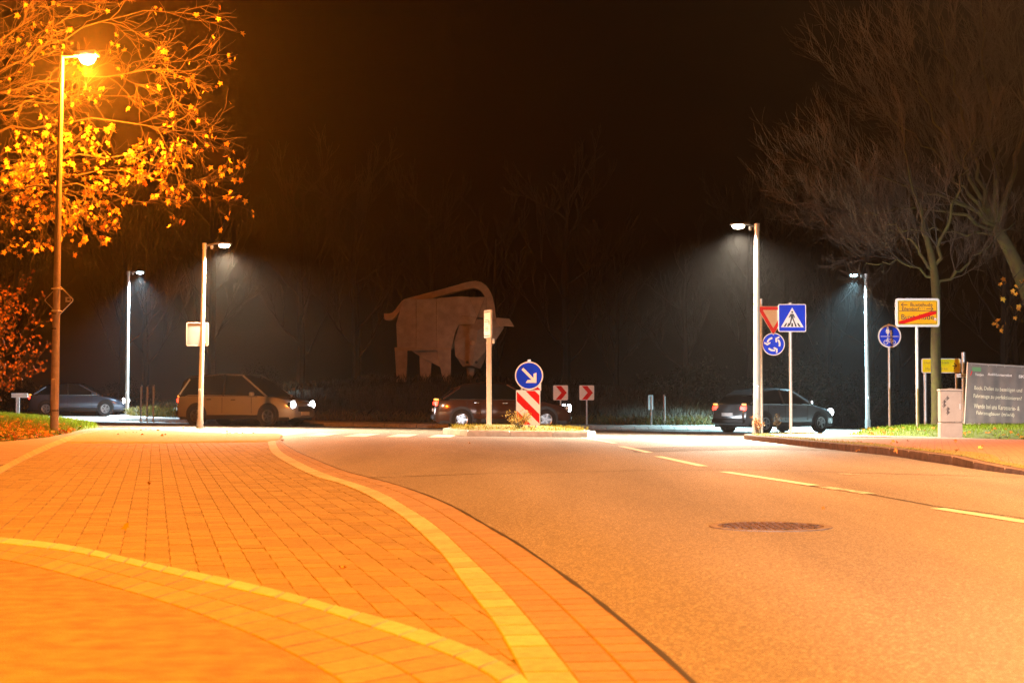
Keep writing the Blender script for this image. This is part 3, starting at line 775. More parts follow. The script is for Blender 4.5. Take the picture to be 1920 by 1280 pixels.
MB().tube([(0, .055, zt - .25), (dx, .03, zt - .25)], .018, 8).build('bracket', M_galv, t); MB().tube([(0, .055, zc), (dx, .03, zc)], .018, 8).build('bracket', M_galv, t)

# shared path disc
Y = 44.0; x = GX(1668, Y); pb = Vector((x, Y, P(1668, 800, Y).z))
t = thing('shared_path_sign', pb, 'round blue footpath and cycle path sign on the lawn', 'road sign')
zc = P(1667, 630, Y).z - pb.z; post(t, zc + .33, .036, M_galv, zoff=-.35)
sp = framed(t, 'sign_plate', (circ(.31, 48), circ(.272, 48)), M_blue, M_white, zc)
MB().prism([(-.24, zc - .016), (.24, zc - .016), (.24, zc), (-.24, zc)], -.004, -.002).build('divider', M_white, sp)
k = MB(); k.prism(circ(.027, 12, -.05, zc + .225), -.004, -.002)
k.prism([(-.085, zc + .19), (-.02, zc + .19), (.01, zc + .11), (-.005, zc + .105), (-.02, zc + .13), (-.01, zc + .07), (-.03, zc + .07), (-.035, zc + .01), (-.058, zc + .01), (-.06, zc + .07), (-.095, zc + .07), (-.083, zc + .13), (-.10, zc + .105), (-.11, zc + .11)], -.004, -.002); k.build('adult_figure', M_white, sp)
k = MB(); k.prism(circ(.02, 12, .035, zc + .135), -.004, -.002)
k.prism([(.012, zc + .11), (.058, zc + .11), (.08, zc + .065), (.07, zc + .06), (.055, zc + .08), (.055, zc + .01), (.04, zc + .01), (.036, zc + .05), (.03, zc + .01), (.016, zc + .01), (.015, zc + .08), (.0, zc + .1)], -.004, -.002); k.build('child_figure', M_white, sp)
k = MB()
for xx in (-.1, .1): k.ringplate(circ(.062, 22, xx, zc - .165), circ(.047, 22, xx, zc - .165), -.004, -.002)
for a_, b_ in (((-.1, -.165), (-.055, -.05)), ((-.065, -.085), (.04, -.085)), ((-.06, -.09), (.0, -.165)), ((.0, -.165), (.05, -.065)), ((.05, -.085), (.1, -.165)), ((.0, -.165), (.1, -.165)), ((-.055, -.05), (-.03, -.045)), ((.025, -.062), (.08, -.062))):
    k.prism(stroke([(a_[0], zc + a_[1]), (b_[0], zc + b_[1])], .015), -.0042 - random.random()*.0004, -.002)
k.build('bicycle_symbol', M_white, sp)
MB().tube([(0, .055, zc + .33), (0, .055, zc + .35)], .04, 12).build('post_cap', M_plastic, t)

# end of town sign
Y = 37.4; pb = P(1722, 808, Y)
t = thing('town_sign', pb, 'yellow town boundary sign with a red diagonal bar through the lower name', 'road sign')
zc = P(1722, 586, Y).z - pb.z; post(t, zc + .1, .038, M_galv, zoff=-.3, y=.06)
sp = MB().prism(rrect(1.0, .65, .06), -.012, .025).build('sign_plate', M_back, t)
MB().ringplate(rrect(.985, .635, .055), rrect(.90, .55, .035), -.016, -.012).build('frame', M_alu, sp)
MB().ringplate(rrect(.90, .55, .035), rrect(.875, .525, .03), -.0155, -.012).build('border', M_lemon, sp)
MB().ringplate(rrect(.875, .525, .03), rrect(.85, .50, .02), -.0157, -.012).build('border', M_black, sp)
MB().prism(rrect(.85, .50, .02), -.0145, -.0121).build('face', M_yellow, sp)
MB().prism([(-.425, .028), (.425, .028), (.425, .042), (-.425, .042)], -.016, -.0146).build('divider', M_black, sp)
text('Buxtehude', .50, M_black, sp, (.09, -.0158, .178), bold=.009); text('Eilendorf', .40, M_black, sp, (-.155, -.0158, .088), bold=.009)
text('(7)', .10, M_faint, sp, (.115, -.0158, .088))
text('Buxtehude', .74, M_black, sp, (.0, -.0158, -.10), bold=.009)
for d_, x0, x1, zz in ((-1, -.37, -.23, .178), (1, .2, .35, .088)):
    k = MB(); tip = x0 if d_ < 0 else x1; k.prism(stroke([(x0, zz), (x1, zz)], .016), -.0158, -.0146)
    k.prism(stroke([(tip - d_*.05, zz + .045), (tip, zz), (tip - d_*.05, zz - .045)], .018), -.0161, -.0146); k.build('arrow', M_black, sp)
MB().prism([(-.424, -.249), (-.30, -.249), (.424, -.03), (.424, .026), (.30, .026), (-.424, -.20)], -.0172, -.0165).build('red_bar', M_red, sp)
MB().box((.40, -.0168, -.155), (.05, .002, .05)).build('sticker', M_white, sp); MB().prism(circ(.012, 10, .395, -.165), -.019, -.018).build('sticker_dot', M_red, sp)
sp.location = (0, 0, zc)
for zz in (-.2, .2): MB().box((0, .045, zc + zz), (.12, .04, .04)).build('clamp', M_galv, t)

# yellow direction sign behind the tree
Y = 45.0; pb = Vector((GX(1764, Y), Y, lawn_z(GX(1764, Y), Y)))
t = thing('direction_sign', pb, 'low yellow direction sign with a black arrow, half hidden by the trunk', 'road sign')
q = pm(Y); zc = P(1764, 685.5, Y).z - pb.z
for xx in (-29/q, 30/q): MB().tube([(xx, .06, -.3), (xx, .06, zc + .1)], .045, 12).build('post', M_galv, t, smooth=True)
sp = MB().prism(rrect(74/q, 27.5/q, .05), -.01, .02).build('sign_plate', M_back, t)
MB().ringplate(rrect(73/q, 27/q, .045), rrect(70/q, 24.5/q, .03), -.013, -.01).build('border', M_white, sp)
MB().prism(rrect(70/q, 24.5/q, .03), -.0125, -.0101).build('face', M_lemon, sp)
text('Hamburg  35 km', .66, M_faint, sp, (-.12, -.0135, .075), bold=.008); text('Harburg  20 km', .60, M_faint, sp, (-.12, -.0135, -.09), bold=.008)
k = MB(); k.prism(stroke([(.31, 0), (.42, 0)], .022), -.0138, -.0126); k.prism(stroke([(.35, .075), (.425, 0), (.35, -.075)], .022), -.0141, -.0126); k.build('arrow', M_black, sp)
sp.location = (0, 0, zc)

# street name post with small plate
Y = 43.0; pb = Vector((GX(1806, Y), Y, lawn_z(GX(1806, Y), Y) - .05))
t = thing('street_name_post', pb, 'thin post with a small white street name plate beside the grey banner', 'sign post')
q = pm(Y); zt = P(1806, 660, Y).z - pb.z
MB().tube([(0, 0, -.2), (0, 0, zt)], .05, 12).build('post', M_galv, t, smooth=True)
zc = P(1806, 704, Y).z - pb.z
sp = MB().box((-.02, -.06, zc), (.36, .012, .1)).build('name_plate', M_white, t, bevel=.003)
MB().box((-.02, -.068, zc), (.26, .002, .026)).build('print_line', M_back, sp)
ring = [(.09 + .05*cos(a), 0, zc + .13*sin(a)) for a in np.linspace(0, 2*pi, 20)]
MB().tube(ring, .012, 6).build('cable_ring', M_galv, t)

# refuge: oblique board on a square post
Y = 42.0; pb = P(917, 797, Y); pb.z = gzf(pb.x, Y) + .16
t = thing('oblique_notice_sign', pb, 'slim white notice board turned sideways on a square post, refuge island', 'road sign')
q = pm(Y); zt = P(917, 581, Y).z - pb.z; zb = P(917, 634, Y).z - pb.z
MB().box((0, .0, (zt - .02) / 2), (.125, .11, zt - .04)).build('post', mat('cream post', (.62, .55, .42), .5, var=.1, scale=4), t, bevel=.008)
MB().box((-.045, -.057, zb/2), (.014, .006, zb - .2)).build('rail_groove', M_back, t); MB().box((.035, -.057, zb/2), (.014, .006, zb - .2)).build('rail_groove', M_back, t)
MB().box((0, 0, .02), (.3, .26, .05)).build('foot_plate', M_conc, t, bevel=.01)
bd = MB().box((0, 0, 0), (.5, .05, zt - zb)).build('board', M_back, t, bevel=.012); bd.location = (-.02, -.085, (zt + zb)/2); bd.rotation_euler = (0, radians(0), radians(-69))
H_ = zt - zb
MB().prism(rrect(.46, H_ - .05, .02), -.03, -.026).build('face', M_white, bd)
for zz in (H_/2 - .06, -H_/2 + .06): MB().box((0, -.033, zz), (.40, .003, .02)).build('rule_line', M_black, bd)
for zz, ww in ((.10, .26), (.055, .3), (-.09, .2), (-.13, .24), (-.17, .2)): MB().box((-.02, -.033, zz), (ww, .003, .024)).build('print_line', M_back, bd)
MB().box((.14, -.033, .03), (.03, .003, .1)).build('print_mark', M_black, bd)
MB().box((.11, -.03, zb - .07), (.06, .05, .13)).build('small_tag', M_white, t, bevel=.006)

# keep-right disc over striped board
Y = 36.9; pb = P(992, 801, Y); pb.z = gzf(pb.x, Y) + .14
t = thing('keep_right_sign', pb, 'blue keep-right arrow disc above a red and white striped board', 'road sign')
q = pm(Y); zc = P(992.5, 704, Y).z - pb.z
for xx in (-.16, .16): post(t, zc - .05 if xx < 0 else zc - .3, .024, x=xx, y=.07)
post(t, zc + .36, .03, y=.07, name='centre_post')
sp = framed(t, 'disc_plate', (circ(.315, 56), circ(.288, 56)), M_blue, M_white, zc)
k = MB(); k.prism(stroke([(-.15, zc + .155), (.11, zc - .105)], .06), -.004, -.002)
k.prism([(.165, zc - .16), (.165, zc + .07), (.10, zc + .04), (.10, zc - .095), (-.035, zc - .095), (-.075, zc - .16)], -.0043, -.002); k.build('arrow', M_white, sp)
zb = P(990, 764, Y).z - pb.z; W_, H_ = .545, .79
def bars(parent, xc, zc, W_, H_, y):
    fr = MB().prism([(a + xc, c + zc) for a, c in rrect(W_, H_, .03)], y, y + .018).build('striped_board', M_back, parent)
    MB().prism([(a + xc, c + zc) for a, c in rrect(W_ - .015, H_ - .015, .025)], y - .003, y - .0002).build('face', M_white, fr)
    x0, x1, z0, z1 = xc - W_/2 + .02, xc + W_/2 - .02, zc - H_/2 + .02, zc + H_/2 - .02
    def clip(poly, f):
        out = []
        for i in range(len(poly)):
            p, c = poly[i-1], poly[i]; fp, fc = f(p), f(c)
            if fp*fc < 0: tt = fp/(fp-fc); out.append((p[0]+(c[0]-p[0])*tt, p[1]+(c[1]-p[1])*tt))
            if fc >= 0: out.append(c)
        return out
    for o_ in (-.42, .0, .42):
        s0 = o_ - .09; band = [(x0 - 1, zc + s0 + .2 + 1 + (x0-xc)*-0 - 0), (x0 - 1, zc + s0 + 1)]
        # bands falling to the right at 45 degrees
        f1 = lambda p: (p[1] - zc) + (p[0] - xc) - (o_ - .105); f2 = lambda p: (o_ + .105) - ((p[1] - zc) + (p[0] - xc))
        poly = clip(clip([(x0, z0), (x1, z0), (x1, z1), (x0, z1)], f1), f2)
        if len(poly) > 2: MB().prism(poly, y - .005, y - .0031).build('red_stripe', M_red, fr)
    return fr
bars(t, -.02, zb, W_, H_, .02)
MB().prism([(.15, zb + .38), (.27, zb + .38), (.27, zb + .53), (.22, zb + .53)], .045, .055).build('rear_board', M_white, t)
MB().prism([(.10, zb + .396), (.265, zb + .396), (.16, zb + .49)], .041, .0445).build('rear_stripe', M_red, t)
MB().box((0, .05, zc + .33), (.07, .06, .05)).build('clamp', M_galv, t)
# little shrub at its foot
def weed(name, loc, label, n, h, m, spread=.25, seed=1):
    rng = random.Random(seed); t = thing(name, loc, label, 'plant'); st = MB(); V = []; F = []
    for i in range(n):
        a = rng.uniform(0, 2*pi); e_ = Vector((cos(a)*spread*rng.uniform(.3, 1), sin(a)*spread*.6, h*rng.uniform(.5, 1))); p0 = Vector((rng.uniform(-.04, .04), rng.uniform(-.03, .03), 0))
        mid = p0.lerp(e_, .5) + Vector((0, 0, .06)); st.tube([p0, mid, e_], [.006, .005, .003], 4)
        for k in range(16):
            tt = rng.uniform(.3, 1); c = (p0.lerp(mid, tt*2) if tt < .5 else mid.lerp(e_, tt*2-1)) + Vector([rng.gauss(0, .035) for _ in range(3)])
            d = Vector([rng.gauss(0, 1) for _ in range(3)]).normalized(); u = d.orthogonal().normalized()*.009; d = d*.028; j = len(V)
            V += [c - d, c + u, c + d, c - u]; F.append((j, j+1, j+2, j+3))
    st.build('stem', M_twig, t)
    o = npmesh('foliage', [tuple(v) for v in V], F, m, t, k=4); tag(o, kind='stuff'); return t
weed('wild_shrub', (pb.x - .22, 36.5, gzf(pb.x, 36.5) + .13), 'small yellowing weed growing at the foot of the striped board', 26, .42, leafmat('yellow weed', (.32, .2, .02), (.5, .3, .04)), .4, 3)

# chevron boards
def chevron(px, pyc, Y, rz, label, back=False, zb=None, group='chevron boards round the ring'):
    x = GX(px, Y); zg = mound_z(x, Y) - .02
    t = thing('chevron_sign', (x, Y, zg), label, 'road sign', group, rz)
    zc = P(px, pyc, Y).z - zg
    MB().tube([(0, .035, -.3), (0, .035, zc + .2)], .03, 10).build('post', M_galv, t, smooth=True)
    sp = MB().prism(rrect(.52, .52, .04), 0, .016).build('sign_plate', M_back, t)
    MB().prism(rrect(.50, .50, .035), -.003, -.0002).build('face', M_white, sp)
    MB().prism([(-.17, .235), (.02, .235), (.215, 0), (.02, -.235), (-.17, -.235), (.03, 0)], -.005, -.0031).build('red_chevron', M_red, sp)
    sp.location = (0, 0, zc); return t
chevron(1051, 736, 57.2, 0, 'red and white chevron board, first right of the keep-right disc')
chevron(1100, 736, 57.4, 0, 'red and white chevron board, second right of the keep-right disc')
for i, (px, py) in enumerate(((267, 735), (278.5, 734.5), (290, 734))):
    chevron(px, py, 61.6 - .5*i, radians(100 + 2*i), 'sign board seen edge-on, %s of the three on the left island edge' % ('leftmost', 'middle one', 'rightmost')[i])
chevron(1219, 754, 58.6, radians(246), 'sign board seen steeply from the side, right part of the island')
chevron(1244, 753, 59.3, radians(268), 'sign board seen edge-on, right of the steeply turned board')

# square sign back and its twin on the left crossing lamp
Y = 43.5; tz = crossL.location.z
sx = GX(368, Y) - .0
t = thing('square_sign_back', (GX(368, Y), Y + .16, P(368, 626, Y).z), 'grey back of a square sign hanging on the left crossing lamp', 'road sign', rz=radians(8))
sp = MB().prism(rrect(.58, .62, .04), 0, .016).build('sign_plate', mat('pale sign back', (.12, .115, .115), .6, var=.15, scale=5), t)
MB().ringplate(rrect(.58, .62, .04), rrect(.54, .58, .03), -.012, 0).build('rim', M_alu, sp)
MB().box((.19, -.02, .0), (.10, .03, .56)).build('bracket', mat('rusty bracket', (.30, .17, .10), .7), t)
for zz in (-.22, .22): MB().tube([(.19, -.02, zz), (.16, -.17, zz)], .02, 8).build('clamp', M_galv, t)
# diamond sign back on the sodium pole
t = thing('diamond_sign_back', (GX(107, YS), YS + .12, P(107, 562, YS).z), 'dark back of a diamond sign fixed to the orange lamp pole', 'road sign', rz=radians(-6))
dm = [(0, .31), (-.31, 0), (0, -.31), (.31, 0)]
sp = MB().prism(rpoly(dm, .04), 0, .02).build('sign_plate', M_darkback, t)
MB().ringplate(rpoly(dm, .04), rpoly(shrink([(a*1, c_*1) for a, c_ in dm], .955) if False else [(a*.94, c_*.94) for a, c_ in dm], .036), -.014, 0).build('rim', M_alu, sp)
MB().box((.19, -.006, .01), (.11, .008, .10)).build('label_plate', M_back, sp)
MB().box((.20, -.012, .015), (.05, .004, .045)).build('label_print', M_darkback, sp)
for zz in (-.22, .22): MB().tube([(-.07, -.02, zz), (-.07, -.22, zz), (.06, -.22, zz), (.06, -.02, zz)], .011, 6).build('pole_clamp', M_alu, t)

# ------------------------------------------------------------------ cabinet, banner
Y = 32.6; p0 = Vector((GX(1783, Y), Y, gzf(GX(1783, Y), Y) + .085))
t = thing('utility_cabinet', p0, 'beige utility cabinet with graffiti at the edge of the lawn', 'cabinet', rz=radians(-4))
q = pm(Y); hC = P(1783, 728, Y).z - p0.z; wC = 40.5/q
MB().box((0, .16, .1), (wC, .32, .2 + .2)).build('plinth', M_cab, t, bevel=.008)
MB().box((0, .158, .31 + (hC - .36)/2), (wC - .006, .30, hC - .36)).build('door', M_cab, t, bevel=.012)
rf = [(-wC/2 - .012, 0), (wC/2 + .012, 0), (wC/2 + .012, .03), (0, .05), (-wC/2 - .012, .03)]
k = MB().prism(rf, -.02, .34).build('lid', M_cab, t, bevel=.006); k.location = (0, 0, hC - .048)
MB().box((wC/2 - .05, .004, .62), (.03, .02, .11)).build('lock', M_back, t, bevel=.004)
g = MB(); rng = random.Random(2)
for i in range(5):
    x0 = -wC/2 + .03 + rng.uniform(0, .08); z0 = .48 + i*.07
    g.prism(stroke([(x0, z0), (x0 + .04, z0 + .07), (x0 + .02, z0 - .03), (x0 + .075, z0 + .03)], .011), -.0005 + .0002*i, .0012 + .007)
g.build('graffiti', M_graf, t)

Y = 41.0
BW, BH = 1.85, 1.68
pbl = P(1808, 806, Y + .5)
t = thing('banner', (pbl.x, pbl.y, pbl.z), 'dark grey advertising banner with pale lettering laced to a metal frame', 'banner', rz=radians(-9))
t.rotation_euler = (radians(-4), radians(3.5), radians(-12))
def wav(u, v):
    e_ = min(u, BW - u)
    return (.010*sin(7*u + 1.5*v) + .008*sin(13*u - 3*v + 1) + .006*sin(23*u + 2*v) + .010*sin(4*v + 3*u)) * min(1, max(0, v*6)) * min(1, max(0, (BH - v)*6 + .1)) 
nx, nz = 90, 50; vs = []; fs = []
for j in range(nz + 1):
    for i in range(nx + 1):
        u, v = BW*i/nx, .05 + (BH - .05)*j/nz; sag = .03*sin(pi*i/nx)*(j/nz)**6
        vs.append((u, wav(u, v) - .05, v - sag))
for j in range(nz):
    for i in range(nx): a = j*(nx+1)+i; fs.append((a, a+1, a+nx+2, a+nx+1))
cl_ = MB().add(vs, fs).build('cloth', M_banner, t, smooth=True)
def bt(s, u0, u1, v, hgt, m, bold=.0):
    uc = (u0 + u1)/2
    return text(s, u1 - u0, m, cl_, (0, 0, 0), height=hgt, bold=bold, warp=lambda x, z: (uc + x, wav(uc + x, v + z) - .054, v + z))
bt('Tietjen', .19, .40, 1.40, .075, M_banwhite, .01); bt('Ausbildungsangebot', .50, 1.08, 1.425, .085, M_banwhite, .02); bt('SKODA', 1.24, 1.66, 1.42, .075, M_banwhite, .03)
bt('Bock, Dellen zu beseitigen und', .19, 1.34, 1.06, .125, M_bantext, .006); bt('Fahrzeuge zu perfektionieren?', .18, 1.34, .86, .125, M_bantext, .006)
bt('Werde bei uns Karosserie- &', .2, 1.30, .62, .115, M_bantext, .006); bt('Fahrzeugbauer (m/w/d)', .27, 1.18, .44, .115, M_bantext, .006)
bt('www.skoda-tietjen.de | bewerbung@autohaus-tietjen.de', .03, 1.75, .16, .085, M_banwhite, .015)
k = MB(); vs = [(.09 + a, wav(.09 + a, 1.42 + c_) - .054, 1.42 + c_) for a, c_ in ((-.02, -.05), (.0, -.05), (.035, .07), (.015, .07))]
k.add(vs, [(0, 1, 2, 3)]); k.build('logo_stroke', M_red, cl_)
k = MB(); pts = [(.12, 1.49), (.33, 1.49), (.33, 1.59), (.12, 1.59)]
k.add([(a, wav(a, c_) - .0545, c_) for a, c_ in pts], [(0, 1, 2, 3)]); k.build('logo_patch', M_bangreen, cl_)
for a_, b_ in (((0, 0, -.05), (0, 0, BH + .03)), ((BW, 0, -.05), (BW, 0, BH + .03)), ((0, 0, BH), (BW, 0, BH)), ((-.02, 0, .02), (BW, 0, .02))):
    MB().tube([a_, b_], .022, 8).build('frame_tube', M_alu, t, smooth=True)
MB().box((1.35, -.1, .0), (.12, .3, .07)).build('foot_block', M_conc, t, bevel=.01); MB().box((-.06, .0, .02), (.22, .3, .08)).build('foot_block', M_conc, t, bevel=.01)
for i in range(9): MB().tube([(.1 + i*.2, -.052, BH - .05), (.1 + i*.2, 0, BH + .02)], .006, 5).build('tie', M_white, t)

# ------------------------------------------------------------------ bull sculpture on the mound
SB = 5.564; YB = 71.0
def bq(zx, zy):                               # zoomed drawing coordinates to metres in the sculpture's plane
    p = P(700 + zx/SB, 510 + zy/SB, YB); return (p.x, p.z)
bx = GX(700 + 640/SB, YB); bz = P(810, 719.5, YB).z
t = thing('bull_sculpture', (bx, YB, bz), 'large board-built bull sculpture with lowered head standing on the island mound', 'sculpture')
def bp(pts, dx=0): return [(a - bx, c_ - bz) for a, c_ in (bq(*p) for p in pts)]
# flank boards: three panels per side with recessed joints
top = [(330, 290), (460, 292), (670, 280), (920, 262), (1000, 268), (1175, 266)]
pan = [[(330, 290), (457, 292), (457, 806), (262, 806), (250, 550), (300, 375)],
       [(461, 292), (560, 289), (667, 281), (667, 806), (461, 806)],
       [(671, 281), (920, 262), (1000, 268), (1095, 480), (900, 560), (865, 620), (822, 806), (671, 806)]]
for y0 in (-.72, .66):
    for p_ in pan: MB().prism(bp(p_), y0, y0 + .06).build('flank_panel', M_bull, t, bevel=.008)
MB().prism(bp([(335, 300), (560, 298), (920, 272), (1000, 275), (1165, 280), (1085, 480), (895, 565), (860, 620), (815, 795), (270, 795), (258, 550), (308, 380)]), -.655, .655).build('body_core', M_bulld, t)
MB().prism(bp([(995, 268), (1180, 266), (1190, 480), (1098, 482)]), -.5, .5).build('shoulder', M_bull, t, bevel=.01)
MB().prism(bp([(380, 806), (670, 806), (720, 900), (705, 995), (600, 940), (470, 870)]), -.3, .3).build('belly_board', M_bull, t, bevel=.01)
for y0, pl in ((-.80, [(235, 795), (365, 800), (368, 830), (355, 1168), (258, 1168)]), (-.80, [(668, 806), (818, 800), (818, 1168), (740, 1168)]),
               (.45, [(470, 810), (605, 810), (600, 960), (585, 1168), (485, 1168)]), (.45, [(940, 800), (1062, 800), (1045, 1168), (985, 1168)])):
    MB().prism(bp(pl), y0, y0 + .35).build('leg', M_bull, t, bevel=.015)
MB().prism(bp([(236, 790), (818, 796), (818, 815), (360, 826), (236, 826)]), -.83, -.8).build('skirt_rail', M_bulld, t)
# thick back ribbon: tail, back line, hump and neck
ro = [(118, 435), (160, 437), (200, 428), (240, 392), (270, 350), (300, 312), (335, 287), (375, 273), (560, 226), (780, 167), (1000, 106), (1070, 98), (1130, 112), (1175, 145), (1205, 180), (1235, 235), (1252, 290), (1264, 350), (1272, 420), (1290, 520)]
ri = [(125, 500), (165, 505), (205, 498), (250, 460), (280, 415), (302, 375), (335, 340), (400, 305), (590, 288), (800, 228), (960, 186), (1040, 172), (1085, 180), (1120, 200), (1145, 228), (1165, 262), (1178, 310), (1186, 370), (1190, 430), (1192, 520)]
O_ = bp(ro); I_ = bp(ri); n_ = len(O_); vs = []
for (a, c_), (e1, f1) in zip(O_, I_): vs += [(a, -.42, c_), (e1, -.42, f1), (a, .42, c_), (e1, .42, f1)]
fs = [(0, 1, 3, 2), (4*n_-4, 4*n_-2, 4*n_-1, 4*n_-3)]
for i in range(n_ - 1):
    a = 4*i; fs += [(a, a+4, a+5, a+1), (a+2, a+3, a+7, a+6), (a, a+2, a+6, a+4), (a+1, a+5, a+7, a+3)]
MB().add(vs, fs).build('back_ribbon', M_bulld, t)
# head: faceted shield turned to the viewer, ears, horns, eyes
hd = MB(); cen = bp([(1060, 720)])[0]
rim = bp([(900, 560), (1090, 500), (1290, 500), (1365, 585), (1280, 715), (1180, 880), (1120, 1010), (940, 990), (862, 880), (850, 740)])
n_ = len(rim); vs = [(a, -.75, c_) for a, c_ in rim] + [(a, -.30, c_) for a, c_ in rim]
ridge = bp([(1095, 620), (1040, 980)])
vs += [(ridge[0][0], -1.15, ridge[0][1]), (ridge[1][0], -1.2, ridge[1][1])]
fs = [tuple(range(2*n_-1, n_-1, -1))] + [(i, (i+1) % n_, n_+(i+1) % n_, n_+i) for i in range(n_)]
R0, R1 = 2*n_, 2*n_+1
fs += [(0, 1, R0), (1, 2, R0), (2, 3, R0), (3, 4, R0), (4, 5, R1, R0), (5, 6, R1), (6, 7, R1), (7, 8, R1), (8, 9, R0, R1), (9, 0, R0)]
head = MB().add(vs, fs).build('head', M_bull, t)
MB().prism(bp([(868, 558), (925, 465), (1085, 482), (1062, 548)]), -.95, -.85).build('ear', M_bulld, head, bevel=.01)
MB().prism(bp([(1285, 482), (1420, 493), (1472, 577), (1370, 572), (1290, 600)]), -.80, -.66).build('horn', M_bulld, head, bevel=.015)
MB().prism(bp([(905, 500), (880, 470), (915, 420), (950, 470)]), -.7, -.6).build('horn', M_bulld, head, bevel=.01)
ex, ez = bp([(1040, 745)])[0]; MB().lathe([(.09, -1.08), (.11, -1.12), (.07, -1.17)], 18, axis='y', c=(ex, -.0, ez)).build('eye', mat('eye knob', (.5, .36, .22), .6), head, smooth=True)
ex, ez = bp([(1205, 745)])[0]; MB().lathe([(.09, -.88), (.11, -.94), (.07, -1.0)], 18, axis='y', c=(ex, 0, ez)).build('eye', MATS['eye knob'], head, smooth=True)
for x_ in (985, 1080):
    ex, ez = bp([(x_, 945)])[0]; MB().lathe([(.05, -1.0), (.06, -1.19), (.04, -1.2)], 12, axis='y', c=(ex, 0, ez)).build('nostril', M_darkback, head)
MB().box((0, 0, -.06), (3.2, 2.2, .14)).build('plinth', M_conc, t)

